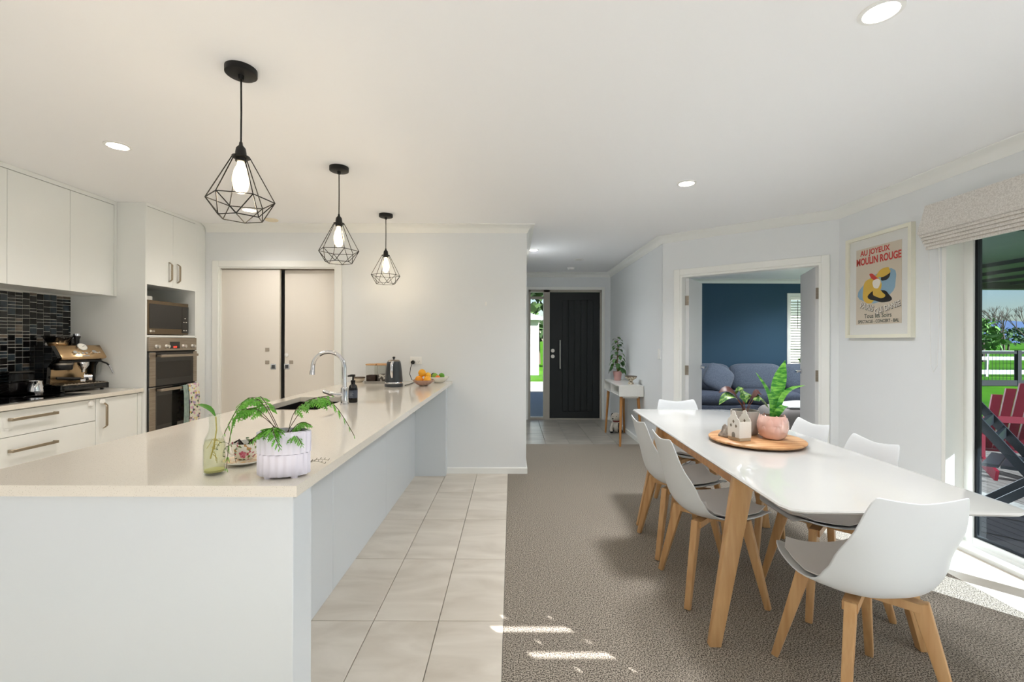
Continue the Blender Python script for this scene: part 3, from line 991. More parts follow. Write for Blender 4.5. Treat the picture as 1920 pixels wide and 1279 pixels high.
lg.rotation_euler = (PI / 2, 0, PI / 2)
MB().lathe([(0.011, 0), (0.011, 0.0012), (0, 0.0013)], 18).build('logo_disc', M_PRINT, t, loc=(0.0, -0.207, 0.033)).rotation_euler = (0, PI / 2, 0)
for (yy, zz) in ((0.175, 0.12), (0.205, 0.12), (0.19, 0.155), (0.175, 0.045), (0.205, 0.045)):
    MB().box(0.002, 0.0024, yy - 0.008, yy + 0.008, zz - 0.003, zz + 0.003).build('button_print', M_PRINT, t)
tag(MB().box(-3.30, -3.08, 3.74, 3.90, 1.6285, 1.668).build('storage_tray', mat('frosted_plastic', (214, 214, 210), 0.5), bevel=0.006), 'white plastic tray lying on top of the microwave', 'tray')

# double oven
t = thing('double_oven', 'stainless built-in double oven with black glass doors', 'oven', (-2.995, 4.016, 0.51))
OWH = 0.281
MB().box(-0.55, 0.0, -OWH, OWH, 0.0, 0.803).build('body', mat('oven_case', (40, 40, 42), 0.5, metal=0.5), t)
cp = MB().box(0.0, 0.018, -OWH, OWH, 0.690, 0.803).build('control_panel', M_STEEL, t, bevel=0.002, seg=1)
ds = MB().box(0.018, 0.020, -0.055, 0.060, 0.708, 0.768).build('display', M_BLACKGL, cp)
for k in range(4):
    pass
lt = link('clock_digits', text_mesh('12:00', 0.020, 0.0003), mat('red_led', (40, 4, 2), 0.4, emit=(255, 50, 30), estr=1.6), cp, (0.0204, 0.003, 0.716))
lt.rotation_euler = (PI / 2, 0, PI / 2)
for yy in (-0.205, -0.095, 0.105, 0.222):
    kn = MB().lathe([(0.018, 0), (0.018, 0.006), (0.0145, 0.010), (0.0135, 0.028), (0, 0.029)], 20).build('knob', mat('knob_silver', (214, 212, 208), 0.28, metal=0.9), cp, smooth=True, loc=(0.018, yy, 0.728))
    kn.rotation_euler = (0, PI / 2, 0)
for (z0, z1, zh) in ((0.395, 0.680, 0.648), (0.004, 0.388, 0.362)):
    dr = MB().box(0.0, 0.018, -OWH, OWH, z0, z1).build('oven_door', mat('oven_black_glass', (16, 15, 14), 0.08, coat=0.5), t, bevel=0.002, seg=1)
    for s in (-1, 1):
        ya, yb = (-OWH, -0.215) if s < 0 else (0.232, OWH)
        MB().box(0.018, 0.020, ya, yb, z0 + 0.002, z1 - 0.002).build('steel_trim', M_STEEL, dr)
    if z0 < 0.1:
        MB().box(0.018, 0.020, -0.215, 0.232, z0 + 0.002, z0 + 0.02).build('steel_trim', M_STEEL, dr)
    MB().box(0.018, 0.0186, -0.195, 0.212, z0 + 0.06, zh - 0.05).build('window', mat('oven_window', (34, 32, 29), 0.12), dr)
    h = MB()
    h.box(0.050, 0.062, -0.205, 0.245, zh - 0.011, zh + 0.011).box(0.018, 0.050, -0.205, -0.185, zh - 0.009, zh + 0.009).box(0.018, 0.050, 0.225, 0.245, zh - 0.009, zh + 0.009)
    h.build('handle', M_STEEL, dr, bevel=0.002, seg=1, weld=False)

# oven gloves over the lower handle
def flower_mat():
    m = mat('floral_cotton', (226, 226, 210), 0.9)
    nt = m.node_tree
    b = nt.nodes['Principled BSDF']
    tc = nt.nodes.new('ShaderNodeTexCoord')
    v = nt.nodes.new('ShaderNodeTexVoronoi')
    v.inputs['Scale'].default_value = 55
    r = nt.nodes.new('ShaderNodeValToRGB')
    cr = r.color_ramp
    cr.interpolation = 'CONSTANT'
    cols = [(226, 226, 210), (214, 176, 190), (226, 226, 210), (222, 196, 120), (226, 226, 210), (96, 108, 84), (172, 158, 190), (226, 226, 210)]
    pos = [0, 0.3, 0.42, 0.55, 0.63, 0.74, 0.82, 0.9]
    cr.elements[0].color = lin(cols[0])
    cr.elements[1].position = pos[1]
    cr.elements[1].color = lin(cols[1])
    for p, c in zip(pos[2:], cols[2:]):
        e = cr.elements.new(p)
        e.color = lin(c)
    sep = nt.nodes.new('ShaderNodeSeparateColor')
    nt.links.new(tc.outputs['Object'], v.inputs['Vector'])
    nt.links.new(v.outputs['Color'], sep.inputs[0])
    nt.links.new(sep.outputs[0], r.inputs[0])
    nt.links.new(r.outputs[0], b.inputs['Base Color'])
    return m
M_FLOWER = flower_mat()
M_TEALQ = mat('teal_quilting', (150, 168, 160), 0.9, noise=(30, (128, 148, 142), 0.4, 0.6))
def draped(path, y0, y1, t, wob=0.0):
    """a strip of cloth: path of (x, z), width along y, thickness t"""
    n = len(path)
    b = MB()
    rows = 7
    V_ = []
    for side in (0, 1):
        for i, (x, z) in enumerate(path):
            a = Vector(path[max(0, i - 1)])
            c = Vector(path[min(n - 1, i + 1)])
            d = (c - a).normalized()
            nx, nz = -d.y, d.x
            for j in range(rows):
                f = j / (rows - 1)
                bul = t * (0.6 + 0.4 * math.sin(PI * f))
                off = bul if side else 0.0
                wv = wob * math.sin(3 * f + i * 0.7)
                V_.append((x + nx * off + wv, y0 + (y1 - y0) * f + 0.004 * math.sin(i * 0.9), z + nz * off))
    F = []
    S = n * rows
    for i in range(n - 1):
        for j in range(rows - 1):
            a = i * rows + j
            F.append((a, a + 1, a + rows + 1, a + rows))
            F.append((S + a, S + a + rows, S + a + rows + 1, S + a + 1))
        a = i * rows
        F.append((a, a + rows, S + a + rows, S + a))
        a = i * rows + rows - 1
        F.append((a, S + a, S + a + rows, a + rows))
    for j in range(rows - 1):
        F.append((j, S + j, S + j + 1, j + 1))
        a = (n - 1) * rows + j
        F.append((a, a + 1, S + a + 1, S + a))
    return b.add(V_, F)
t = thing('oven_glove', 'floral quilted double oven glove hanging on the lower oven handle', 'oven glove', (-2.930, 4.17, 0.885))
path = [(0.016, -0.33), (0.018, -0.25), (0.014, -0.15), (0.010, -0.06), (0.008, 0.0), (0.002, 0.010), (-0.008, 0.012), (-0.016, 0.004), (-0.018, -0.05)]
gl_ = draped(path, -0.05, 0.085, 0.008, 0.002).build('front_pad', M_FLOWER, t, smooth=True)
MB().box(0.0185, 0.0215, -0.05, 0.085, -0.143, -0.137).build('pocket_hem', mat('cream_binding', (228, 222, 196), 0.8), gl_)
draped([(0.008, -0.36), (0.010, -0.22), (0.006, -0.08), (0.0, -0.002), (-0.006, 0.006), (-0.017, 0.003), (-0.019, -0.04)], -0.115, -0.052, 0.007, 0.003).build('back_pad', M_TEALQ, t, smooth=True)

# mosaic splashback
spb = thing('splashback', 'dark glass mosaic splashback behind the cooktop and coffee machine', 'splashback', (XL + 0.0005, 3.712, 0.9))
MB().box(0.0, 0.004, -1.42, 0.0, 0, 0.752).build('grout_bed', M_GROUT, spb)
M_MOS = [mat('mosaic_black', (14, 14, 15), 0.08, coat=0.4), mat('mosaic_black_matt', (22, 21, 20), 0.25), mat('mosaic_slate_blue', (64, 76, 84), 0.14, noise=(9, (28, 34, 40), 0.3, 0.7)), mat('mosaic_taupe', (118, 106, 94), 0.3, noise=(20, (96, 86, 76), 0.3, 0.7))]
mos = {}
g = 0.0022
PW = 0.0500
for h_ in (0.0485, 0.0235):
    for mi in range(4):
        b = MB().box(0.004, 0.009, -PW / 2 + g, PW / 2 - g, 0, h_ - 0.0042)
        o = b.build('tile', None, bevel=0.0008, seg=1)
        me = o.data
        me.materials.append(M_MOS[mi])
        bpy.data.objects.remove(o)
        mos[(h_, mi)] = me
rnd = random.Random(21)
rest = [MB(), MB(), MB(), MB()]
for c in range(28):
    z = 0.002
    yc = -0.012 - PW * (c - 0.5) if c else -0.006
    while z < 0.735:
        h_ = 0.0485 if rnd.random() < 0.42 else 0.0235
        if z + h_ > 0.752:
            h_ = 0.0235
        mi = rnd.choices((0, 1, 2, 3), (5, 2.2, 2.6, 1.3))[0]
        if h_ > 0.04 and mi == 3:
            mi = 0
        if c == 0:
            if z + h_ <= 0.752:
                o = link('tile', mos[(h_, mi)], None, spb, (0, -0.006, z))
                o.scale = (1, 0.24, 1)
        elif c < 12:
            link('tile', mos[(h_, mi)], None, spb, (0, yc, z))
        else:
            rest[mi].box(0.004, 0.009, yc - PW / 2 + g, yc + PW / 2 - g, z, z + h_ - 0.0042)
        z += h_
for mi in range(4):
    o = rest[mi].build('distant_tiles', M_MOS[mi], spb, weld=False)
    o['kind'] = 'stuff'
def outlet(name, label, loc, rz, w=0.116, h=0.074, gangs=2):
    t = thing(name, label, 'outlet', loc, rz)
    MB().box(-w / 2, w / 2, -0.009, 0, -h / 2, h / 2).build('faceplate', M_WHITEPL, t, bevel=0.003, seg=2)
    for k in range(gangs):
        cx = (k - (gangs - 1) / 2) * w * 0.46
        MB().box(cx - 0.008, cx + 0.008, -0.0115, -0.009, 0.012, 0.026).build('switch', M_WHITEPL, t, bevel=0.001, seg=1)
        for (dx, dz) in ((-0.006, -0.006), (0.006, -0.006), (0, -0.018)):
            MB().box(cx + dx - 0.0012, cx + dx + 0.0012, -0.0094, -0.0085, dz - 0.004, dz + 0.004).build('slot', M_BLACK, t)
    return t
outlet('wall_outlet', 'white double power outlet half hidden behind the coffee machine', (XL + 0.0095, 3.565, 1.232), PI / 2, 0.116, 0.074, 2)

# ------------------------------------------------------------------ island
WX0, WX1, WY0 = -1.552, -0.580, 1.228
t = thing('kitchen_island', 'white panelled kitchen island below the speckled worktop', 'island', (-1.1, 2.8, 0))
T = lambda x, y: (x + 1.1, y - 2.8)
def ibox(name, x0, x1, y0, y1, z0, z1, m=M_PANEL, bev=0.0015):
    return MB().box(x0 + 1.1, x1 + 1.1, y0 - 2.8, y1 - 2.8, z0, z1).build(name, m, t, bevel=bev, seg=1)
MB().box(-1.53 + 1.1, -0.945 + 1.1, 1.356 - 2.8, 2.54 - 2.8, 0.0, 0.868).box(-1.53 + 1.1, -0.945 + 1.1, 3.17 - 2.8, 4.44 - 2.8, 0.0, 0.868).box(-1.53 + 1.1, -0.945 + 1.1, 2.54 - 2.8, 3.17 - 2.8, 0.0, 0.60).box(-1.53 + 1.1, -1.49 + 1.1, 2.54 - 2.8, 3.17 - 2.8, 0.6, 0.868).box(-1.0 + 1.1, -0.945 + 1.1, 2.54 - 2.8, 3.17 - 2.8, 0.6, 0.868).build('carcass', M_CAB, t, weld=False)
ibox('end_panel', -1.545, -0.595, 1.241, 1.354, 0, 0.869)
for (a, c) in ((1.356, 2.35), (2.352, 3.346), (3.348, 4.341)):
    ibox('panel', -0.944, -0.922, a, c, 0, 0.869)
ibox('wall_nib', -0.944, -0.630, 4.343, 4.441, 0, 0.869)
b = MB()
SX0, SX1, SY0, SY1 = -1.465, -1.105, 2.56, 3.15
b.box(WX0, SX0, WY0, YB - 0.001, 0.87, 0.9).box(SX1, WX1, WY0, YB - 0.001, 0.87, 0.9).box(SX0, SX1, WY0, SY0, 0.87, 0.9).box(SX0, SX1, SY1, YB - 0.001, 0.87, 0.9)
tag(b.build('island_worktop', M_QUARTZ), 'long speckled cream quartz worktop on the island', 'worktop')
t = thing('sink', 'black undermount kitchen sink sunk into the island worktop', 'sink', ((SX0 + SX1) / 2, (SY0 + SY1) / 2, 0.66))
M_SINK = mat('black_granite_sink', (22, 22, 23), 0.35)
hw, hl = (SX1 - SX0) / 2, (SY1 - SY0) / 2
b = MB()
b.box(-hw - 0.012, -hw, -hl - 0.012, hl + 0.012, 0, 0.208).box(hw, hw + 0.012, -hl - 0.012, hl + 0.012, 0, 0.208)
b.box(-hw, hw, -hl - 0.012, -hl, 0, 0.208).box(-hw, hw, hl, hl + 0.012, 0, 0.208).box(-hw, hw, -hl, hl, 0, 0.012)
b.build('basin', M_SINK, t, weld=False)
MB().box(-hw, hw, -hl + 0.06, -hl + 0.075, 0.012, 0.232).build('divider', mat('sink_ledge', (196, 190, 178), 0.3), t)
MB().lathe([(0.04, 0.0125), (0.04, 0.015), (0.025, 0.0155), (0, 0.013)], 20).build('drain', M_CHROME, t, smooth=True)

t = thing('kitchen_tap', 'chrome gooseneck tap with side lever beside the sink', 'tap', (-1.035, 2.812, 0.9))
MB().lathe([(0.026, 0), (0.026, 0.006), (0.021, 0.010), (0.021, 0.098), (0.018, 0.104), (0.0, 0.105)], 24).build('base', M_CHROME, t, smooth=True)
pts = [(0, 0, 0.09), (0, 0, 0.16), (0, 0, 0.225)]
for k in range(1, 15):
    a = PI * k / 14 * 1.03
    pts.append((-0.098 + 0.098 * math.cos(a), 0, 0.225 + 0.098 * math.sin(a)))
pts.append((pts[-1][0] - 0.003, 0, pts[-1][2] - 0.022))
MB().tube(pts, 0.0125, 14).build('spout', M_CHROME, t, smooth=True)
MB().tube([(pts[-1][0] + 0.001, 0, pts[-1][2] + 0.012), (pts[-1][0] - 0.0008, 0, pts[-1][2] - 0.012)], 0.0150, 16).build('nozzle', M_CHROME, t, smooth=True)
MB().tube([(-0.01, -0.005, 0.060), (-0.035, -0.022, 0.060), (-0.07, -0.03, 0.068), (-0.11, -0.035, 0.082), (-0.118, -0.036, 0.085)], [0.016, 0.016, 0.012, 0.012, 0.006], 12).build('lever', M_CHROME, t, smooth=True)

t = thing('soap_dispenser', 'black pump soap bottle behind the tap', 'bottle', (-1.012, 2.90, 0.9))
MB().lathe([(0.026, 0), (0.028, 0.004), (0.028, 0.085), (0.024, 0.105), (0.013, 0.116), (0.013, 0.128), (0, 0.128)], 24).build('bottle', mat('black_bottle', (16, 15, 16), 0.12), t, smooth=True)
MB().lathe([(0.0283, 0.028), (0.0283, 0.078)], 24).build('paper_label', mat('bottle_label', (72, 78, 92), 0.5), t, smooth=True)
for k in range(5):
    MB().box(-0.012, 0.012 - 0.003 * (k % 3), -0.0292, -0.0284, 0.036 + 0.0075 * k, 0.0385 + 0.0075 * k).build('print_line', mat('label_print', (176, 184, 196), 0.5), t)
pm = MB().lathe([(0.014, 0.126), (0.014, 0.140), (0.006, 0.142), (0.005, 0.168), (0, 0.168)], 16)
pm.build('pump_collar', M_BLACK, t, smooth=True)
MB().tube([(0.012, 0, 0.170), (-0.012, 0, 0.170), (-0.034, 0, 0.166)], [0.008, 0.008, 0.005], 10).build('pump_head', M_BLACK, t, smooth=True)

outlet('power_outlet', 'white double power outlet on the back wall with the kettle plug', (-0.935, YB, 1.10), 0)
# ------------------------------------------------------------------ dining table and chairs
TROT = math.radians(-1.8)
TC = (1.318, 2.555)
TBZ = 0.75
t = thing('dining_table', 'long glossy white dining table on splayed wooden legs', 'table', (TC[0], TC[1], 0), TROT)
def table_top():
    hw, hl, c = 0.392, 1.10, 0.055
    def ring(ins, z):
        a, l = hw - ins, hl - ins
        pts = []
        for (sx, sy) in ((1, -1), (1, 1), (-1, 1), (-1, -1)):
            p = [(sx * a, sy * (l - c)), (sx * (a - c * 0.28), sy * (l - c * 0.28)), (sx * (a - c), sy * l)]
            if sx * sy > 0:
                pts += p
            else:
                pts += p[::-1]
        return [(x, y, z) for x, y in pts]
    rings = [ring(0.05, TBZ - 0.03), ring(0.004, TBZ - 0.012), ring(0.0, TBZ - 0.006), ring(0.004, TBZ - 0.001), ring(0.012, TBZ)]
    b = MB()
    n = len(rings[0])
    b.v = [p for r in rings for p in r]
    for i in range(len(rings) - 1):
        for k in range(n):
            j = (k + 1) % n
            b.f.append((i * n + k, i * n + j, (i + 1) * n + j, (i + 1) * n + k))
    b.f.append(tuple(range(n))[::-1])
    b.f.append(tuple((len(rings) - 1) * n + k for k in range(n)))
    return b
table_top().build('table_top', M_TABLEW, t, smooth=True, angle=35)
ap = MB()
ap.box(-0.30, -0.275, -0.56, 0.56, 0.645, 0.719).box(0.275, 0.30, -0.56, 0.56, 0.645, 0.719)
ap.build('side_rail', M_OAKD, t)
MB().box(-0.28, 0.28, -0.585, -0.56, 0.645, 0.719).build('end_rail', M_OAKD, t)
MB().box(-0.28, 0.28, 0.56, 0.585, 0.645, 0.719).build('end_rail', M_OAKD, t)
for sx in (-1, 1):
    for sy in (-1, 1):
        # top at the rail corner, foot splayed outwards
        tp = Vector((sx * 0.285, sy * 0.575, 0.719))
        ft = Vector((sx * 0.435, sy * 0.632, 0.0))
        b = MB()
        q = lambda p, w, l: [(p.x - w / 2, p.y - l / 2, p.z), (p.x + w / 2, p.y - l / 2, p.z), (p.x + w / 2, p.y + l / 2, p.z), (p.x - w / 2, p.y + l / 2, p.z)]
        b.hexa(q(ft, 0.050, 0.034), q(tp, 0.088, 0.045))
        b.build('leg', M_OAK, t, bevel=0.005, seg=2)

def make_chair():
    t = thing('dining_chair', 'x', 'chair', (0, 0, 0))
    # profile from seat front lip over the seat and up the back: forward is local +y
    prof = [(0.215, 0.432, 0.150), (0.205, 0.446, 0.185), (0.16, 0.440, 0.208), (0.08, 0.424, 0.222), (0.0, 0.412, 0.226),
            (-0.08, 0.410, 0.224), (-0.140, 0.422, 0.219), (-0.182, 0.456, 0.213), (-0.204, 0.505, 0.207), (-0.218, 0.56, 0.200),
            (-0.230, 0.62, 0.191), (-0.242, 0.68, 0.181), (-0.254, 0.735, 0.170), (-0.264, 0.778, 0.157), (-0.268, 0.795, 0.146)]
    NU = len(prof)
    NV = 15
    def surf(i, j, off):
        y, z, w = prof[i]
        v = -1 + 2 * j / (NV - 1)
        u = i / (NU - 1)
        a, c = prof[max(0, i - 1)], prof[min(NU - 1, i + 1)]
        d = Vector((0, c[0] - a[0], c[1] - a[1])).normalized()
        n = Vector((0, d.z, -d.y))              # towards the sitter
        if n.z < 0 and u < 0.4:
            n = -n
        n = Vector((0, -d.z, d.y))
        n = -n if n.dot(Vector((0, 1, 1))) < 0 else n
        seat = max(0.0, 1 - abs(u - 0.25) / 0.35)
        mid = max(0.0, 1 - abs(u - 0.52) / 0.25)
        back = max(0.0, (u - 0.6) / 0.4)
        lift = abs(v) ** 2.6 * (0.028 * seat + 0.085 * mid + 0.030 * (1 - back) * (u > 0.6) + 0.012 * back) + 0.02 * (abs(v) ** 3) * (u < 0.1)
        p = Vector((v * w, y, z)) + n * lift
        # ears and a dip along the top edge
        p.z += 0.014 * back ** 2 * (abs(v) ** 1.5) - 0.006 * back ** 3 * (1 - abs(v))
        p.y -= 0.010 * back ** 2 * abs(v) ** 2
        nn = Vector((-v * 0.35 * seat, n.y, n.z)).normalized()
        return p + nn * off
    b = MB()
    for off in (0.0, -0.008):
        for i in range(NU):
            for j in range(NV):
                b.v.append(tuple(surf(i, j, off)))
    S = NU * NV
    for i in range(NU - 1):
        for j in range(NV - 1):
            a = i * NV + j
            b.f.append((a, a + 1, a + NV + 1, a + NV))
            b.f.append((S + a, S + a + NV, S + a + NV + 1, S + a + 1))
    for i in range(NU - 1):
        for j in (0, NV - 1):
            a = i * NV + j
            b.f.append((a, a + NV, S + a + NV, S + a))
    for j in range(NV - 1):
        for i in (0, NU - 1):
            a = i * NV + j
            b.f.append((a, a + 1, S + a + 1, S + a))
    sh = b.build('shell', M_SHELL, t, smooth=True, angle=60)
    md = sh.modifiers.new('subsurf', 'SUBSURF')
    md.levels = 1
    md.render_levels = 1
    # seat pad
    c = MB()
    rows = range(1, 8)
    for off in (0.002, 0.016):
        for i in rows:
            for j in range(NV):
                f = 0.86 if i not in (1, 7) else 0.78
                y, z, w = prof[i]
                p = surf(i, j, off * (1 - 0.7 * (abs(-1 + 2 * j / (NV - 1)) ** 4)) if off > 0.01 else off)
                c.v.append((p.x * f, p.y * 0.95 + 0.004, p.z))
    R = len(list(rows))
    S2 = R * NV
    for i in range(R - 1):
        for j in range(NV - 1):
            a = i * NV + j
            c.f.append((a, a + 1, a + NV + 1, a + NV))
            c.f.append((S2 + a, S2 + a + NV, S2 + a + NV + 1, S2 + a + 1))
    for i in range(R - 1):
        for j in (0, NV - 1):
            a = i * NV + j
            c.f.append((a, a + NV, S2 + a + NV, S2 + a))
    for j in range(NV - 1):
        for i in (0, R - 1):
            a = i * NV + j
            c.f.append((a, a + 1, S2 + a + 1, S2 + a))
    c.build('seat_pad', M_SEATPAD, t, smooth=True, angle=60)
    # cross frame and legs
    fr_ = MB()
    fr_.bar((-0.125, 0.12, 0.384), (0.125, -0.13, 0.384), 0.045, 0.03).bar((0.125, 0.12, 0.384), (-0.125, -0.13, 0.384), 0.045, 0.0302)
    fr_.build('cross_frame', M_OAK, t, weld=False)
    MB().lathe([(0.07, 0.395), (0.085, 0.407), (0, 0.408)], 20).build('mount_plate', M_BLACK, t)
    for sx in (-1, 1):
        for sy in (-1, 1):
            tp = Vector((sx * 0.118, sy * 0.122 - 0.005, 0.400))
            ft = Vector((sx * 0.195, sy * 0.195 - 0.005, 0.0))
            d = (tp - ft)
            up = Vector((sx, sy, 0))
            l = MB().bar(ft, tp, 0.028, 0.026, up=up, w1=0.034, t1=0.050)
            lo = l.build('leg', M_OAK, t, bevel=0.004, seg=2)
    return t
chair0 = make_chair()
chairs = [
    (1.285, 1.690, 0.0, 'white shell dining chair nearest the camera, seen from behind'),
    (1.050, 2.390, -PI / 2, 'white shell dining chair on the left side, nearer the camera'),
    (1.065, 2.885, -PI / 2, 'white shell dining chair on the left side, farther from the camera'),
    (1.560, 2.290, PI / 2, 'white shell dining chair on the window side, nearer the camera'),
    (1.585, 2.800, PI / 2, 'white shell dining chair on the window side, farther from the camera'),
    (1.385, 3.560, PI, 'white shell dining chair at the far end of the table'),
]
for i, (x, y, a, lb) in enumerate(chairs):
    o = chair0 if i == 0 else copy_tree(chair0)
    o.location = (x, y, 0)
    o.rotation_euler = (0, 0, a)
    o['label'] = lb
    o['group'] = 'white dining chairs around the table'

# ------------------------------------------------------------------ on the table
def leaf_blade(path, widths, fold=0.15, side=None, thick=0.0008, nrm=None):
    """closed thin blade along path; widths per point"""
    pts = [Vector(p) for p in path]
    n = len(pts)
    V_ = []
    for off in (0, 1):
        for i, p in enumerate(pts):
            d = (pts[min(n - 1, i + 1)] - pts[max(0, i - 1)]).normalized()
            s = Vector(side) if side is not None else d.cross(Vector((0, 0, 1)))
            s = s - d * s.dot(d)
            if s.length < 1e-5:
                s = d.cross(Vector((1, 0, 0)))
            s.normalize()
            nn = s.cross(d).normalized()
            w = widths[i] / 2
            c = p - nn * thick * off
            V_ += [tuple(c - s * w + nn * w * fold), tuple(c), tuple(c + s * w + nn * w * fold)]
    F = []
    S = n * 3
    for i in range(n - 1):
        for j in range(2):
            a = i * 3 + j
            F.append((a, a + 1, a + 4, a + 3))
            F.append((S + a, S + a + 3, S + a + 4, S + a + 1))
        a = i * 3
        F.append((a, a + 3, S + a + 3, S + a))
        a = i * 3 + 2
        F.append((a, S + a, S + a + 3, a + 3))
    return V_, F
def arc_pts(p0, p1, bulge, n=8):
    p0, p1 = Vector(p0), Vector(p1)
    return [p0.lerp(p1, k / (n - 1)) + Vector(bulge) * math.sin(PI * k / (n - 1)) for k in range(n)]

BRD = (1.318, 2.455)
t = thing('serving_board', 'round acacia wood board in the middle of the dining table', 'board', (BRD[0], BRD[1], TBZ))
MB().lathe([(0.205, 0.008), (0.228, 0.010), (0.236, 0.017), (0.236, 0.022), (0.230, 0.027), (0.0, 0.028)], 48).build('board', mat('acacia_wood', (182, 124, 78), 0.4, noise=(5, (214, 170, 122), 0.35, 0.65, (1.2, 7, 1))), t, smooth=True, angle=40)
MB().lathe([(0.10, 0.0), (0.10, 0.009), (0.0, 0.0095)], 24).build('turntable_foot', M_OAKD, t)
BZ = TBZ + 0.0285
# grey ribbed pot with calathea
M_GREYPOT = mat('grey_ceramic', (168, 163, 156), 0.5)
t = thing('potted_calathea', 'grey ribbed ceramic pot with a striped calathea on the board', 'potted plant', (1.308, 2.555, BZ))
MB().lathe([(0.060, 0), (0.066, 0.004), (0.070, 0.03), (0.072, 0.125), (0.072, 0.130), (0.066, 0.130), (0.064, 0.112), (0, 0.112)], 72,
           rf=lambda a, z: 1 + (0.022 * (abs(math.cos(a * 9)) ** 0.6) if 0.028 < z < 0.126 else 0)).build('pot', M_GREYPOT, t, smooth=True, angle=50)
MB().lathe([(0.063, 0.113), (0.04, 0.118), (0, 0.120)], 20).build('soil', M_SOIL, t, smooth=True)
M_CALA = mat('calathea_leaf', (58, 108, 48), 0.4, noise=(60, (150, 178, 96), 0.45, 0.6))
M_CALAP = mat('calathea_purple_underside', (74, 34, 36), 0.45, noise=(30, (96, 60, 50), 0.4, 0.7))
rr = random.Random(4)
for k, (dx, dy, dz, mm) in enumerate(((-0.135, -0.02, 0.045, M_CALA), (-0.115, 0.03, 0.105, M_CALAP), (-0.03, -0.075, 0.06, M_CALA), (0.075, -0.02, 0.095, M_CALAP), (0.09, -0.05, 0.03, M_CALA), (-0.02, 0.06, 0.09, M_CALA), (0.05, 0.07, 0.07, M_CALA))):
    p0 = Vector((0.015 * rr.uniform(-1, 1), 0.015 * rr.uniform(-1, 1), 0.115))
    base = p0 + Vector((dx * 0.3, dy * 0.3, 0.075))
    tip = Vector((dx * 1.15, dy * 1.1, 0.118 + dz))
    lf = MB().add(*leaf_blade(arc_pts(base, tip, (0, 0, 0.035), 9), [0.006, 0.034, 0.052, 0.060, 0.062, 0.056, 0.044, 0.026, 0.002], 0.2, side=(0.25 if k % 2 else -0.2, 1.0, 0.5))).build('leaf', mm, t, smooth=True)
    MB().tube([p0, p0.lerp(base, 0.5) + Vector((0, 0, 0.01)), base], 0.0018, 6).build('stalk', mat('reddish_stalk', (120, 70, 50), 0.6), t)
# pink pot with snake plant
M_PINK = mat('pink_glaze', (226, 176, 162), 0.15, noise=(6, (236, 205, 194), 0.35, 0.7), coat=0.4)
t = thing('potted_snake_plant', 'glossy pink petal pot with a snake plant on the board', 'potted plant', (1.385, 2.415, BZ))
MB().lathe([(0.036, 0), (0.050, 0.006), (0.064, 0.030), (0.071, 0.060), (0.070, 0.090), (0.062, 0.116), (0.058, 0.124), (0.053, 0.124), (0.055, 0.105), (0, 0.105)], 60).build('pot', M_PINK, t, smooth=True)
for row, (zz, R, n, hh) in enumerate(((0.012, 0.056, 7, 0.065), (0.044, 0.070, 7, 0.07), (0.078, 0.0705, 7, 0.052))):
    for k in range(n):
        a = 2 * PI * (k + 0.5 * (row % 2)) / n
        def ringr(z):
            for (r0, z0), (r1, z1) in zip([(0.036, 0), (0.050, 0.006), (0.064, 0.030), (0.071, 0.060), (0.070, 0.090), (0.062, 0.116)], [(0.050, 0.006), (0.064, 0.030), (0.071, 0.060), (0.070, 0.090), (0.062, 0.116), (0.057, 0.135)]):
                if z <= z1:
                    return r0 + (r1 - r0) * (z - z0) / (z1 - z0)
            return 0.057
        V_, F_ = [], []
        N1, N2 = 7, 5
        for i in range(N1):
            f = i / (N1 - 1)
            wd = 0.46 * math.sin(PI * (0.12 + 0.88 * (1 - f)) ** 0.8) * 0.95 if f > 0 else 0.30
            wd = 0.44 * (1 - f ** 2.2) + 0.001
            for j in range(N2):
                g2 = -1 + 2 * j / (N2 - 1)
                z = zz + hh * f
                r_ = ringr(z) + 0.0035 * (1 - g2 * g2) + 0.001
                ang = a + g2 * wd
                V_.append((r_ * math.cos(ang), r_ * math.sin(ang), z))
        for i in range(N1 - 1):
            for j in range(N2 - 1):
                q = i * N2 + j
                F_.append((q, q + 1, q + N2 + 1, q + N2))
        MB().add(V_, F_).build('petal', M_PINK, t, smooth=True)
MB().lathe([(0.054, 0.106), (0.03, 0.111), (0, 0.112)], 20).build('soil', M_SOIL, t, smooth=True)
M_SNAKE = mat('snake_plant_leaf', (46, 122, 40), 0.32, noise=(26, (122, 186, 72), 0.42, 0.62, (1, 1, 3)))
for (tip, bul, wds) in (
        ((0.072, 0.012, 0.415), (-0.014, 0, 0), [0.016, 0.028, 0.042, 0.056, 0.066, 0.068, 0.058, 0.034, 0.002]),
        ((-0.085, 0.01, 0.350), (0.034, 0, 0), [0.010, 0.015, 0.019, 0.020, 0.020, 0.018, 0.014, 0.009, 0.001]),
        ((0.158, -0.02, 0.285), (-0.035, 0, 0.045), [0.010, 0.018, 0.024, 0.027, 0.026, 0.022, 0.016, 0.009, 0.001]),
        ((0.062, -0.03, 0.175), (-0.015, -0.012, 0.02), [0.012, 0.026, 0.034, 0.038, 0.036, 0.032, 0.024, 0.014, 0.003]),
        ((0.045, 0.03, 0.16), (0.0, 0.012, 0.02), [0.010, 0.02, 0.026, 0.028, 0.028, 0.024, 0.018, 0.01, 0.002])):
    MB().add(*leaf_blade(arc_pts((tip[0] * 0.12, tip[1] * 0.2, 0.105), tip, bul, 9), wds, 0.22, side=(1, -0.25, 0), thick=0.0016)).build('leaf', M_SNAKE, t, smooth=True)
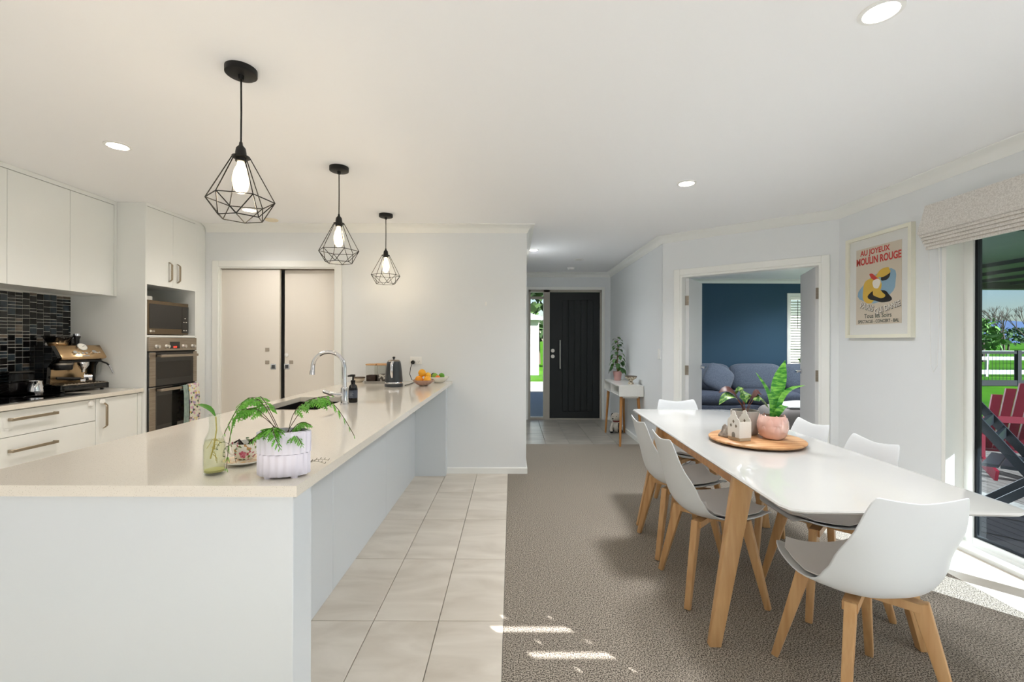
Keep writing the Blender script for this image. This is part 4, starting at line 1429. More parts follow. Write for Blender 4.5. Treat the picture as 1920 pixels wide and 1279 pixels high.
# ceramic house
M_HOUSE = mat('white_bisque', (226, 222, 214), 0.7, bump=(90, 0.3, 0.003))
t = thing('ceramic_house', 'white ceramic house tealight holder with pierced diamonds on the board', 'ornament', (1.195, 2.390, BZ), math.radians(-72))
M_TAUPEC = mat('taupe_glaze', (178, 160, 134), 0.55)
MB().box(-0.041, 0.041, -0.036, 0.036, 0, 0.016).build('plinth', M_TAUPEC, t, bevel=0.001, seg=1)
MB().box(-0.040, -0.036, -0.035, 0.035, 0.016, 0.098).build('side_wall', M_HOUSE, t)
MB().box(0.036, 0.040, -0.035, 0.035, 0.016, 0.098).build('side_wall', M_HOUSE, t)
def gable(y0, y1, holes):
    # gable outline with a scrolled top in (x, z), lying on planes y0..y1
    out = [(-0.040, 0.016), (0.040, 0.016), (0.040, 0.098), (0.034, 0.112), (0.024, 0.118), (0.020, 0.130), (0.013, 0.134), (0.013, 0.144), (0.008, 0.151), (0, 0.154)]
    out = out + [(-x, z) for x, z in out[-2:1:-1]]
    b = MB()
    n = len(out)
    b.v = [(x, y0, z) for x, z in out] + [(x, y1, z) for x, z in out]
    b.f = [tuple(range(n)), tuple(range(2 * n - 1, n - 1, -1))] + [(i, n + i, n + (i + 1) % n, (i + 1) % n) for i in range(n)]
    return b
# local +x faces the camera-right; the gables stand on the -x and +x ends
for s in (-1, 1):
    o = gable(-0.002, 0.002, s).build('gable', M_HOUSE, t)
    o.rotation_euler = (0, 0, 0)
    o.location = (0, s * 0.0365, 0)
    for (hx_, hz) in ((0, 0.098), (-0.017, 0.076), (0.017, 0.076)):
        MB().prism([(0.007, 0), (0, 0.010), (-0.007, 0), (0, -0.010)], -0.0026, 0.0026).build('diamond_hole', mat('hole_shadow', (120, 108, 92), 0.8), o, loc=(hx_, 0, hz)).rotation_euler = (PI / 2, 0, 0)
    MB().prism([(-0.011, 0)] + [(0.011 * math.cos(PI - PI * k / 8), 0.016 + 0.011 * math.sin(PI * k / 8)) for k in range(9)] + [(0.011, 0)], -0.0026, 0.0026).build('arched_door', mat('door_grey', (132, 128, 120), 0.7), o, loc=(0, 0, 0.016)).rotation_euler = (PI / 2, 0, 0)
tg = thing('stone_ornament', 'small rough grey crystal behind the ceramic house', 'ornament', (1.160, 2.475, BZ))
MB().lathe([(0.030, 0.0), (0.033, 0.010), (0.022, 0.030), (0.013, 0.052), (0.004, 0.066), (0, 0.067)], 9, rf=lambda a, z: 1 + 0.18 * math.sin(3 * a + z * 90)).build('crystal', mat('rough_crystal', (176, 168, 160), 0.6, noise=(40, (120, 110, 102), 0.4, 0.6)), tg)
tg = thing('glass_dish', 'small clear glass dish on the table behind the pink pot', 'dish', (1.470, 2.520, BZ))
MB().lathe([(0.02, 0), (0.034, 0.004), (0.048, 0.02), (0.046, 0.02), (0.032, 0.007), (0, 0.006)], 28).build('dish', mat('dish_glass', (245, 246, 248), 0.05, trans=0.6), tg, smooth=True)
# ------------------------------------------------------------------ things on the island
IZ = 0.9
# glass bottle with a cutting
t = thing('glass_bottle', 'clear glass bottle of water with a rooting cutting', 'bottle', (-0.874, 1.338, IZ))
M_BOTG = glass_mat('bottle_glass', (0.95, 0.965, 0.95), refl=0.14)
MB().lathe([(0.024, 0.0), (0.029, 0.004), (0.0295, 0.05), (0.0290, 0.088), (0.025, 0.105), (0.0165, 0.125), (0.0145, 0.140), (0.0145, 0.160), (0.0165, 0.162), (0.0165, 0.172), (0.0150, 0.176),
            (0.0128, 0.176), (0.0125, 0.142), (0.0145, 0.125), (0.023, 0.104), (0.027, 0.086), (0.027, 0.008), (0, 0.006)], 32).build('glass', M_BOTG, t, smooth=True)
MB().lathe([(0.0, 0.0065), (0.0268, 0.0085), (0.0268, 0.086), (0.0235, 0.100), (0.0, 0.100)], 28).build('water', glass_mat('bottle_water', (0.95, 0.95, 0.84), refl=0.02), t, smooth=True)
MB().lathe([(0.0, 0.0075), (0.025, 0.0085), (0.0255, 0.014), (0.0, 0.012)], 24).build('sediment', mat('yellow_sediment', (206, 202, 148), 0.6), t, smooth=True)
rt = MB()
rq = random.Random(3)
rt.tube([(0.004, 0, 0.168), (0.006, 0, 0.13), (0.002, 0, 0.10), (-0.006, 0.002, 0.07), (-0.012, 0, 0.045)], 0.0018, 6)
for k in range(16):
    p = Vector((0.002 - 0.010 * rq.random(), 0, 0.055 + 0.05 * rq.random()))
    q = p + Vector((rq.uniform(-.012, .014), rq.uniform(-.012, .012), rq.uniform(-.03, .004)))
    rt.tube([p, p.lerp(q, 0.5) + Vector((0.003, 0, 0.003)), q], 0.0008, 5)
rt.build('roots', mat('pale_root', (196, 178, 104), 0.6), t, weld=False)
MB().add(*leaf_blade([(0.002, 0, 0.170), (-0.006, -0.002, 0.184), (-0.016, -0.003, 0.193), (-0.028, -0.004, 0.199), (-0.040, -0.004, 0.2025), (-0.052, -0.004, 0.203)], [0.004, 0.013, 0.018, 0.017, 0.012, 0.001], 0.35, side=(0.2, 1, 0.25))).build('leaf', M_LEAF, t, smooth=True)

# teacup on saucer
def floral_china():
    m = mat('floral_china', (240, 236, 226), 0.15, coat=0.4)
    nt = m.node_tree
    b = nt.nodes['Principled BSDF']
    tc = nt.nodes.new('ShaderNodeTexCoord')
    v = nt.nodes.new('ShaderNodeTexVoronoi')
    v.inputs['Scale'].default_value = 130
    sep = nt.nodes.new('ShaderNodeSeparateColor')
    r = nt.nodes.new('ShaderNodeValToRGB')
    cr = r.color_ramp
    cr.interpolation = 'CONSTANT'
    cr.elements[0].color = lin((240, 236, 226))
    cr.elements[1].position = 0.62
    cr.elements[1].color = lin((196, 150, 96))
    for p, c in ((0.70, (240, 236, 226)), (0.80, (120, 140, 84)), (0.86, (190, 84, 104)), (0.93, (240, 236, 226))):
        e = cr.elements.new(p)
        e.color = lin(c)
    nt.links.new(tc.outputs['Object'], v.inputs['Vector'])
    nt.links.new(v.outputs['Color'], sep.inputs[0])
    nt.links.new(sep.outputs[0], r.inputs[0])
    nt.links.new(r.outputs[0], b.inputs['Base Color'])
    return m
M_CHINA = floral_china()
M_CHINAW = mat('white_china', (240, 238, 230), 0.15, coat=0.4)
sc_ = thing('saucer', 'gold patterned china saucer under the teacup', 'saucer', (-0.853, 1.452, IZ))
MB().lathe([(0.026, 0), (0.032, 0.002), (0.058, 0.010), (0.062, 0.013), (0.060, 0.0145), (0.030, 0.006), (0, 0.005)], 36).build('plate', M_CHINAW, sc_, smooth=True)
MB().lathe([(0.059, 0.0148), (0.034, 0.0078)], 36).build('gold_pattern', mat('gold_lace_print', (226, 190, 140), 0.3, noise=(70, (242, 232, 214), 0.45, 0.55)), sc_, smooth=True)
cu = thing('teacup', 'floral china teacup planted with a trailing string plant', 'teacup', (-0.850, 1.455, IZ + 0.006))
MB().lathe([(0.020, 0), (0.022, 0.004), (0.020, 0.008), (0.030, 0.020), (0.038, 0.036), (0.0415, 0.052), (0.0435, 0.062), (0.0415, 0.062), (0.0385, 0.048), (0, 0.046)], 36).build('cup', M_CHINA, cu, smooth=True)
MB().lathe([(0.038, 0.047), (0.02, 0.052), (0, 0.053)], 18, rf=lambda a, z: 1 + 0.05 * math.sin(5 * a)).build('soil', M_SOIL, cu, smooth=True)
hp = [(-0.040, 0, 0.052), (-0.054, 0, 0.055), (-0.062, 0, 0.044), (-0.058, 0, 0.030), (-0.046, 0, 0.022), (-0.034, 0, 0.022)]
MB().tube(hp, 0.003, 8).build('handle', M_CHINAW, cu, smooth=True)
rose = MB()
for k in range(11):
    a = k * 2.4
    rr_ = 0.0028 * math.sqrt(k)
    rose.ball((rr_ * math.cos(a), -0.0, rr_ * math.sin(a)), 0.0042, 8, 5, (1, 0.35, 1))
rose.build('painted_rose', mat('rose_pink', (188, 62, 92), 0.3, noise=(160, (226, 140, 160), 0.4, 0.6)), cu, loc=(0.012, -0.0375, 0.031), weld=False)
for (p, q, bz) in (((-0.03, -0.01, 0.055), (-0.06, -0.02, 0.020), 0.012), ((0.0, -0.03, 0.058), (0.004, -0.056, 0.004), 0.015), ((-0.02, -0.03, 0.056), (-0.075, -0.03, 0.045), 0.02), ((0.02, 0, 0.054), (0.005, 0.0, 0.075), 0.01)):
    pp = [Vector(v) for v in arc_pts(p, q, (-0.004, -0.012, bz), 6)]
    st_ = MB().tube(pp, 0.0006, 5).build('trailing_stem', M_STEM, cu)
    for v in pp[2:]:
        MB().add(*leaf_blade([v, v + Vector((0.003, -0.002, 0.002)), v + Vector((0.007, -0.003, 0.0))], [0.001, 0.006, 0.001], 0.2)).build('leaf', M_LEAFD, st_)
tw = MB()
for k in range(9):
    a = rq.uniform(0, 2 * PI)
    tw.tube([(0.012 * math.cos(a), 0.012 * math.sin(a), 0.05), (0.022 * math.cos(a + .5), 0.022 * math.sin(a + .5), 0.064 + 0.008 * rq.random()), (0.032 * math.cos(a + .9), 0.032 * math.sin(a + .9), 0.060 + 0.006 * rq.random())], 0.0024, 6)
tw.build('bark_chips', mat('dark_bark', (48, 38, 32), 0.9), cu, weld=False)

# fern in a lilac ribbed pot
M_LILAC = mat('lilac_ceramic', (226, 222, 234), 0.4)
t = thing('potted_fern', 'white lilac ribbed oval pot with arching green fern fronds', 'potted plant', (-0.661, 1.322, IZ), math.radians(8))
def ribs(zlo, zhi, ph):
    return lambda a, z: 1 + (0.075 * (abs(((a * 10 / PI + ph) % 1.0) - 0.5) * 2) if zlo < z < zhi else 0.012)
SXP, SYP = 1.0, 0.62
MB().lathe([(0.058, 0.005), (0.066, 0.007), (0.068, 0.011), (0.068, 0.068)], 156, sx=SXP, sy=SYP, rf=ribs(0.0, 1, 0.0)).build('pot_lower_band', M_LILAC, t, smooth=True, angle=50)
MB().lathe([(0.058, 0.0675), (0.0685, 0.069), (0.069, 0.129), (0.066, 0.132), (0.062, 0.132), (0.061, 0.112), (0, 0.112)], 156, sx=SXP, sy=SYP, rf=ribs(0.0685, 0.130, 0.5)).build('pot_upper_band', M_LILAC, t, smooth=True, angle=50)
for (fx, fy) in ((0.036, -0.024), (-0.036, -0.024), (0.0, 0.03)):
    MB().lathe([(0.009, 0), (0.010, 0.006), (0, 0.0062)], 14).build('foot', M_LILAC, t, loc=(fx, fy, 0), smooth=True)
MB().lathe([(0.060, 0.113), (0.03, 0.119), (0, 0.12)], 24, sx=SXP, sy=SYP).build('soil', M_SOIL, t, smooth=True)
def frond(start, tip, bulge, n=10, wmax=0.05, rsd=1, bare=0.3):
    """a rachis with pairs of stalked pinnae, each cut into small toothed leaflets"""
    r_ = random.Random(rsd)
    path = [Vector(p) for p in arc_pts(start, tip, bulge, 22)]
    b = MB()
    up = Vector((0, 0, 1))
    for i in range(n):
        g2 = i / (n - 1)
        f = bare + (1 - bare) * g2
        k = min(20, int(f * 21))
        p = path[k].lerp(path[k + 1], f * 21 - k)
        d = (path[k + 1] - path[max(0, k - 1)]).normalized()
        s = d.cross(up)
        s = s.normalized() if s.length > 0.05 else Vector((1, 0, 0))
        env = wmax * (0.50 + 0.40 * math.sin(PI * min(1, g2 * 1.6 + 0.2))) * (1 - g2) ** 0.45 + 0.009
        for sd in (-1, 1):
            L = env * r_.uniform(0.85, 1.15)
            dirv = (s * sd * 0.95 + d * 0.5 + up * r_.uniform(-0.75, -0.1)).normalized()
            q = lambda u: p + dirv * (L * u) - up * (0.30 * L * u * u)
            b.add(*leaf_blade([q(0), q(.3), q(.65), q(1)], [0.0012, 0.13 * L, 0.12 * L, 0.0008], 0.1, side=d, thick=0.0003))
            for u, w in ((0.22, 0.27), (0.42, 0.27), (0.60, 0.22), (0.78, 0.16)):
                for s2 in (-1, 1):
                    c = q(u)
                    e = c + (d * s2 * 0.8 + dirv * 0.6).normalized() * (L * w) - up * (0.08 * L)
                    b.add(*leaf_blade([c, c.lerp(e, .45), e], [0.0012, 0.15 * L, 0.0008], 0.1, side=dirv, thick=0.0003))
    return path, b
fr_list = [((-0.01, 0, 0.115), (-0.175, 0.03, 0.120), (0.0, 0, 0.110), 1, 0.050, .35),
           ((0.0, 0, 0.115), (-0.142, -0.03, 0.034), (-0.038, 0, 0.120), 2, 0.044, .35),
           ((0.0, 0.01, 0.115), (0.190, 0.03, 0.105), (0.0, 0, 0.115), 3, 0.048, .3),
           ((0.01, 0, 0.115), (0.120, 0.05, 0.225), (-0.030, 0, 0.030), 4, 0.042, .4),
           ((0.0, -0.01, 0.115), (0.012, -0.070, 0.095), (-0.02, -0.01, 0.045), 5, 0.044, .25),
           ((-0.01, -0.01, 0.115), (-0.070, -0.052, 0.112), (0, 0, 0.024), 6, 0.034, .2),
           ((0.01, 0.0, 0.115), (0.074, 0.00, 0.145), (0, 0, 0.022), 7, 0.034, .2),
           ((-0.01, 0.01, 0.115), (-0.085, 0.05, 0.225), (-0.01, 0, 0.03), 8, 0.044, .4),
           ((0.01, -0.01, 0.115), (0.062, -0.045, 0.098), (0, 0, 0.020), 9, 0.026, .25),
           ((-0.01, 0.0, 0.115), (-0.120, 0.0, 0.175), (-0.01, 0, 0.050), 10, 0.040, .4)]
M_FERN = mat('fern_green', (88, 160, 44), 0.45, noise=(30, (122, 188, 68), 0.35, 0.7))
for (a, c, bu, sd, wm, br) in fr_list:
    path, b = frond(a, c, bu, rsd=sd, wmax=wm, bare=br)
    fo = b.build('frond', M_FERN, t, weld=False, fixn=False)
    MB().tube(path[::2] + [path[-1]], 0.0010, 6).build('frond_stalk', mat('fern_stalk', (74, 64, 40), 0.6), fo)
t = thing('string_of_hearts', 'tiny trailing string plant stems lying behind the fern pot', 'plant', (-0.632, 1.42, IZ))
M_HEART = mat('heart_leaf', (70, 66, 54), 0.5)
for (q, s_) in (((0.052, 0.02, 0.014), 1), ((0.045, 0.01, 0.006), 2)):
    pp = [Vector(v) for v in arc_pts((-0.02, 0, 0.001), q, (0, 0.004, 0.010), 7)]
    so = MB().tube(pp, 0.0006, 5).build('stem', M_STEM, t)
    for v in pp[1:]:
        MB().add(*leaf_blade([v, v + Vector((0.002, 0, 0.003)), v + Vector((0.003, 0, 0.006))], [0.001, 0.005, 0.001], 0.2)).build('leaf', M_HEART, so)

# ------------------------------------------------------------------ far end of the island
t = thing('electric_kettle', 'slate grey electric kettle with steel handle near the outlet', 'kettle', (-1.013, 3.905, IZ), math.radians(-20))
M_KET = mat('slate_enamel', (66, 70, 74), 0.3, metal=0.2)
MB().lathe([(0.076, 0), (0.078, 0.004), (0.078, 0.024), (0.074, 0.028)], 40).build('power_base', M_KET, t, smooth=True)
MB().lathe([(0.0745, 0.028), (0.0755, 0.032), (0.0755, 0.038), (0.0735, 0.042)], 40).build('steel_ring', M_CHROME, t, smooth=True)
MB().lathe([(0.075, 0.042), (0.074, 0.06), (0.068, 0.13), (0.060, 0.195), (0.055, 0.214), (0.050, 0.222), (0.0, 0.226)], 40).build('body', M_KET, t, smooth=True)
MB().lathe([(0.054, 0.2165), (0.048, 0.2245), (0.046, 0.226), (0.040, 0.2275), (0, 0.231)], 36).build('lid', M_STEEL, t, smooth=True)
MB().lathe([(0.006, 0.228), (0.006, 0.238), (0.012, 0.243), (0.012, 0.252), (0.006, 0.256), (0, 0.256)], 16).build('lid_knob', M_BLACK, t, smooth=True)
hk = MB()
hk.tube([(0.028, -0.048, 0.210), (0.036, -0.072, 0.212), (0.042, -0.092, 0.198), (0.044, -0.098, 0.16), (0.044, -0.096, 0.11), (0.040, -0.084, 0.085)], [0.011, 0.012, 0.012, 0.012, 0.011, 0.008], 12)
hk.build('handle', M_CHROME, t, smooth=True)
sp_ = MB().add([(-0.055, 0.02, 0.19), (-0.055, -0.02, 0.19), (-0.080, 0, 0.206), (-0.048, 0.018, 0.215), (-0.048, -0.018, 0.215), (-0.064, 0, 0.15)], [(0, 2, 3), (1, 4, 2), (0, 5, 2), (1, 2, 5), (3, 2, 4), (0, 3, 4, 1), (0, 1, 5)])
sp_.build('spout', M_CHROME, t, smooth=True)
def to_kettle(p):
    x, y = rot2(p[0] + 1.013, p[1] - 3.905, math.radians(20))
    return (x, y, p[2] - IZ)
cord = MB().tube([to_kettle(p) for p in [(-0.958, YB - 0.030, 1.080), (-0.962, YB - 0.05, 1.076), (-0.975, YB - 0.07, 1.03), (-0.980, YB - 0.075, 0.97), (-0.96, YB - 0.08, 0.92), (-0.93, YB - 0.09, 0.905), (-0.915, YB - 0.14, 0.9045), (-0.915, YB - 0.26, 0.9045), (-0.92, 4.05, 0.9045), (-0.93, 3.96, 0.906)]], 0.0035, 8).build('power_cord', mat('dark_cord', (52, 52, 54), 0.5), t, smooth=True)
MB().tube([to_kettle((-0.963, YB - 0.0125, 1.083)), to_kettle((-0.963, YB - 0.036, 1.083))], [0.02, 0.017], 20).build('plug', M_BLACK, cord, smooth=True)

ct = thing('canister_tray', 'clear tray carrying the four glass storage jars', 'tray', (-1.215, 4.225, IZ))
b = MB()
b.box(-0.13, 0.13, -0.075, 0.125, 0, 0.006).box(-0.13, 0.13, -0.075, -0.071, 0.006, 0.022).box(-0.13, 0.13, 0.121, 0.125, 0.006, 0.022).box(-0.13, -0.126, -0.071, 0.121, 0.006, 0.022).box(0.126, 0.13, -0.071, 0.121, 0.006, 0.022)
b.build('tray', mat('clear_acrylic', (214, 210, 204), 0.15, trans=0.6), ct, weld=False)
def jar(x, y, fill, fillz, label):
    j = thing('storage_jar', label, 'jar', (x, y, IZ + 0.0065), 0, 'glass jars with bamboo lids')
    MB().box(-0.046, 0.046, -0.042, 0.042, 0, 0.158).build('glass', glass_mat('jar_glass', (0.90, 0.90, 0.88), refl=0.12), j, bevel=0.008, seg=3)
    MB().box(-0.047, 0.047, -0.043, 0.043, 0.159, 0.173).build('lid', mat('bamboo_lid', (206, 164, 120), 0.5, noise=(10, (186, 142, 98), 0.4, 0.6, (1, 12, 1))), j, bevel=0.005, seg=2)
    MB().box(-0.042, 0.042, -0.038, 0.038, 0.003, fillz).build('contents', fill, j, bevel=0.006, seg=2)
    return j
M_COFFEE = mat('ground_coffee', (52, 36, 30), 0.9, bump=(200, 0.6, 0.003))
M_TEA = mat('tea_leaves', (96, 78, 60), 0.9, bump=(160, 0.6, 0.003))
M_PODS = mat('white_sachets', (206, 202, 196), 0.6, noise=(40, (70, 64, 62), 0.48, 0.52))
jar(-1.292, 4.20, M_COFFEE, 0.070, 'front left glass jar with dark coffee and bamboo lid')
jar(-1.190, 4.20, M_PODS, 0.080, 'front glass jar of white sachets, partly behind the kettle')
jar(-1.240, 4.292, M_TEA, 0.060, 'rear glass jar with bamboo lid behind the coffee jar')
jar(-1.138, 4.292, M_TEA, 0.075, 'rear glass jar with bamboo lid mostly hidden by the kettle')
t = thing('small_bowl', 'small speckled stoneware bowl left of the storage jars', 'bowl', (-1.455, 4.33, IZ))
MB().lathe([(0.03, 0), (0.034, 0.003), (0.052, 0.020), (0.058, 0.045), (0.055, 0.045), (0.048, 0.020), (0, 0.008)], 32).build('bowl', mat('stoneware_cream', (218, 208, 192), 0.5), t, smooth=True)
MB().lathe([(0.0583, 0.037), (0.0590, 0.046), (0.0545, 0.047)], 32).build('brown_rim', mat('brown_glaze', (84, 66, 50), 0.4), t, smooth=True)

def fruit(name, label, x, y, z, r, col, sq=1.0, grp='fruit in the glass bowl'):
    t = thing(name, label, 'fruit', (x, y, z), random.uniform(0, 6), grp)
    MB().ball((0, 0, 0), r, 20, 12, (1, 1, sq)).build('flesh', mat(name + '_peel_' + str(col[0]), col, 0.4, bump=(180, 0.35, 0.002), noise=(8, tuple(min(255, int(v * 1.06)) for v in col), 0.4, 0.6)), t, smooth=True)
    MB().lathe([(0.004, r * sq * 0.985), (0.003, r * sq * 1.03), (0, r * sq * 1.032)], 8).build('stem', M_STEM, t)
    return t
t = thing('fruit_bowl', 'pressed glass bowl of oranges at the corner of the worktop', 'bowl', (-0.772, 3.975, IZ))
MB().lathe([(0.030, 0), (0.040, 0.004), (0.066, 0.018), (0.088, 0.040), (0.096, 0.052), (0.092, 0.053), (0.082, 0.040), (0.060, 0.020), (0, 0.010)], 48, rf=lambda a, z: 1 + (0.03 * math.sin(12 * a) if z > 0.01 else 0)).build('bowl', mat('pressed_glass', (226, 196, 180), 0.1, trans=0.55, bump=(90, 0.5, 0.004)), t, smooth=True)
fruit('orange', 'orange at the left of the glass fruit bowl', -0.809, 3.965, IZ + 0.053, 0.036, (238, 158, 40))
fruit('orange', 'orange at the right of the glass fruit bowl', -0.735, 3.955, IZ + 0.053, 0.034, (240, 172, 48))
fruit('orange', 'top orange resting on the pile in the glass bowl', -0.785, 3.975, IZ + 0.112, 0.033, (240, 160, 44))
fruit('lemon', 'yellow citrus at the back of the glass bowl', -0.742, 4.015, IZ + 0.086, 0.030, (244, 188, 60), 0.95)
t = thing('salad_bowl', 'white china bowl with green fruit behind the oranges', 'bowl', (-0.690, 4.285, IZ))
MB().lathe([(0.035, 0), (0.045, 0.003), (0.075, 0.025), (0.100, 0.055), (0.097, 0.056), (0.072, 0.028), (0, 0.012)], 40).build('bowl', M_CHINAW, t, smooth=True)
fruit('lime', 'green lime at the left of the white bowl', -0.722, 4.27, IZ + 0.062, 0.029, (128, 170, 56), 0.95, 'fruit in the white bowl')
fruit('lime', 'green lime at the right of the white bowl', -0.662, 4.285, IZ + 0.062, 0.029, (96, 156, 48), 0.95, 'fruit in the white bowl')
fruit('mandarin', 'small orange mandarin between the limes', -0.690, 4.235, IZ + 0.052, 0.023, (236, 128, 48), 0.9, 'fruit in the white bowl')
fruit('avocado', 'dark avocado at the back of the white bowl', -0.745, 4.325, IZ + 0.062, 0.026, (34, 38, 26), 1.0, 'fruit in the white bowl')

# ------------------------------------------------------------------ coffee machine and its neighbours
t = thing('espresso_machine', 'black and bronze espresso machine with a gauge on the left worktop', 'coffee machine', (-3.415, 3.515, 0.9), math.radians(78))
t.scale = (1.1, 1.1, 1.1)
M_BRONZE = mat('bronze_steel_bright', (196, 166, 128), 0.25, metal=1.0)
b = MB()
b.box(-0.148, 0.148, -0.145, 0.12, 0.012, 0.050)
b.build('base', M_BLACKGL, t, bevel=0.006, seg=2)
MB().box(-0.140, 0.140, -0.150, 0.02, 0.050, 0.056).build('drip_tray_rim', M_STEEL, t, bevel=0.002, seg=1)
gr = MB()
for k in range(13):
    gr.box(-0.125 + 0.0205 * k, -0.116 + 0.0205 * k, -0.14, 0.01, 0.056, 0.060)
gr.build('drip_grate', M_STEEL, t, weld=False)
MB().box(-0.140, 0.140, 0.018, 0.12, 0.05, 0.300).build('rear_housing', M_BLACK, t, bevel=0.006, seg=2)
MB().box(-0.118, 0.118, 0.012, 0.019, 0.06, 0.215).build('splash_plate', M_BRONZE, t)
side = MB()
pr = [(-0.145, 0.012), (0.12, 0.012), (0.12, 0.318), (-0.060, 0.318), (-0.118, 0.235), (-0.06, 0.205), (-0.03, 0.17), (-0.02, 0.06), (-0.145, 0.05)]
for s in (-1, 1):
    o = MB()
    x0, x1 = (-0.150, -0.128) if s < 0 else (0.132, 0.148)
    n = len(pr)
    o.v = [(x0, y, z) for y, z in pr] + [(x1, y, z) for y, z in pr]
    o.f = [tuple(range(n))[::-1], tuple(range(n, 2 * n))] + [(i, (i + 1) % n, n + (i + 1) % n, n + i) for i in range(n)]
    o.build('side_panel', M_BLACKGL if s < 0 else M_BLACK, t)
# slanted head
hp_ = [(-0.118, 0.222), (-0.075, 0.214), (0.05, 0.214), (0.05, 0.318), (-0.062, 0.318), (-0.125, 0.236)]
o = MB()
n = len(hp_)
o.v = [(-0.127, y, z) for y, z in hp_] + [(0.150, y, z) for y, z in hp_]
o.f = [tuple(range(n))[::-1], tuple(range(n, 2 * n))] + [(i, (i + 1) % n, n + (i + 1) % n, n + i) for i in range(n)]
o.build('head', M_BRONZE, t, bevel=0.003, seg=1)
MB().box(-0.120, 0.140, -0.09, 0.03, 0.200, 0.214).build('head_underside', M_BLACK, t)
slant = math.atan2(0.082, 0.063)
def on_face(x, f):
    y = -0.125 + 0.063 * f
    z = 0.236 + 0.082 * f
    return Vector((x, y, z))
fn = Vector((0, -0.082, 0.063)).normalized()
def face_disc(name, x, f, r, h, m, n=20, r2=None):
    p = on_face(x, f)
    return MB().tube([p, p + fn * h], [r, r2 or r], n).build(name, m, t, smooth=True)
face_disc('gauge_rim', 0.020, 0.80, 0.031, 0.012, M_CHROME, 28)
p = on_face(0.020, 0.80) + fn * 0.012
MB().tube([p, p + fn * 0.001], 0.026, 28).build('gauge_dial', mat('gauge_white', (236, 234, 226), 0.4), t)
q_ = p + fn * 0.0016
MB().bar(q_ + Vector((-0.012, 0.006, -0.009)) * 0.7, q_ + Vector((0.010, -0.004, 0.007)), 0.002, 0.0008, up=fn).build('gauge_needle', M_BLACK, t)
face_disc('dial', -0.045, 0.33, 0.0125, 0.016, M_CHROME)
face_disc('dial', 0.072, 0.36, 0.0125, 0.016, M_CHROME)
for x in (-0.015, 0.008, 0.031):
    face_disc('button', x, 0.33, 0.008, 0.004, M_CHROME, 14)
for x in (0.097, 0.115):
    face_disc('button', x, 0.36, 0.006, 0.004, M_CHROME, 14)
pp = on_face(0.018, 0.10)
MB().bar(pp + Vector((-0.022, 0, 0)) + fn * 0.001, pp + Vector((0.022, 0, 0)) + fn * 0.001, 0.010, 0.003, up=fn).build('badge', M_CHROME, t)
# group heads, portafilter, wand
MB().lathe([(0.045, 0.150), (0.050, 0.158), (0.050, 0.188), (0.046, 0.200), (0, 0.201)], 28, c=(-0.070, -0.045, 0)).build('grinder_outlet', M_BLACK, t, smooth=True)
MB().lathe([(0.052, 0.186), (0.052, 0.198)], 28, c=(-0.070, -0.045, 0)).build('grinder_ring', M_STEEL, t, smooth=True)
MB().lathe([(0.010, 0.128), (0.012, 0.146), (0.026, 0.166), (0.033, 0.180), (0.033, 0.200), (0, 0.201)], 28, c=(0.045, -0.055, 0)).build('group_head', M_CHROME, t, smooth=True)
MB().tube([(0.122, -0.06, 0.206), (0.150, -0.075, 0.200), (0.170, -0.095, 0.186), (0.178, -0.105, 0.172)], 0.006, 10).build('steam_arm', M_BLACK, t, smooth=True)
MB().tube([(0.178, -0.105, 0.172), (0.196, -0.122, 0.112)], 0.005, 10).build('steam_wand', M_CHROME, t, smooth=True)
pf = MB()
pf.tube([(-0.115, -0.055, 0.096), (-0.06, -0.06, 0.090), (-0.01, -0.068, 0.084), (0.02, -0.072, 0.084)], [0.009, 0.010, 0.012, 0.010], 10)
o = pf.build('portafilter_handle', M_BLACK, t, smooth=True)
MB().tube([(0.050, -0.055, 0.090), (0.086, -0.078, 0.090)], 0.030, 24).build('portafilter_basket', M_CHROME, t, smooth=True)
MB().tube([(-0.01, -0.11, 0.074), (0.012, -0.122, 0.074)], [0.012, 0.016], 16).build('tamper', M_CHROME, t, smooth=True)
MB().tube([(0.012, -0.095, 0.078), (0.050, -0.085, 0.082)], 0.011, 12).build('tamper_handle', M_BLACK, t, smooth=True)
MB().lathe([(0.050, 0.318), (0.054, 0.332), (0.054, 0.340), (0, 0.340)], 28, c=(-0.058, 0.02, 0)).build('hopper_collar', M_BRONZE, t, smooth=True)
MB().lathe([(0.056, 0.338), (0.076, 0.372), (0.080, 0.378), (0.080, 0.386), (0, 0.388)], 32, c=(-0.058, 0.02, 0)).build('bean_hopper', mat('smoked_plastic', (14, 13, 13), 0.08, coat=0.4), t, smooth=True)
MB().box(0.0, 0.06, 0.02, 0.07, 0.316, 0.368).build('tamper_dock', M_BLACKGL, t, bevel=0.006, seg=2)
MB().lathe([(0.012, 0.318), (0.014, 0.36), (0.020, 0.378), (0.020, 0.384), (0, 0.384)], 20, c=(0.030, -0.02, 0)).build('tamper_stand', M_BLACK, t, smooth=True)
MB().lathe([(0.021, 0.384), (0.022, 0.400), (0, 0.401)], 20, c=(0.030, -0.02, 0)).build('tamper_cap', M_CHROME, t, smooth=True)
for (x, y) in ((-0.12, -0.12), (0.12, -0.12), (-0.12, 0.09), (0.12, 0.09)):
    MB().lathe([(0.010, 0), (0.010, 0.013), (0, 0.0131)], 12).build('foot', M_BLACK, t, loc=(x, y, 0))

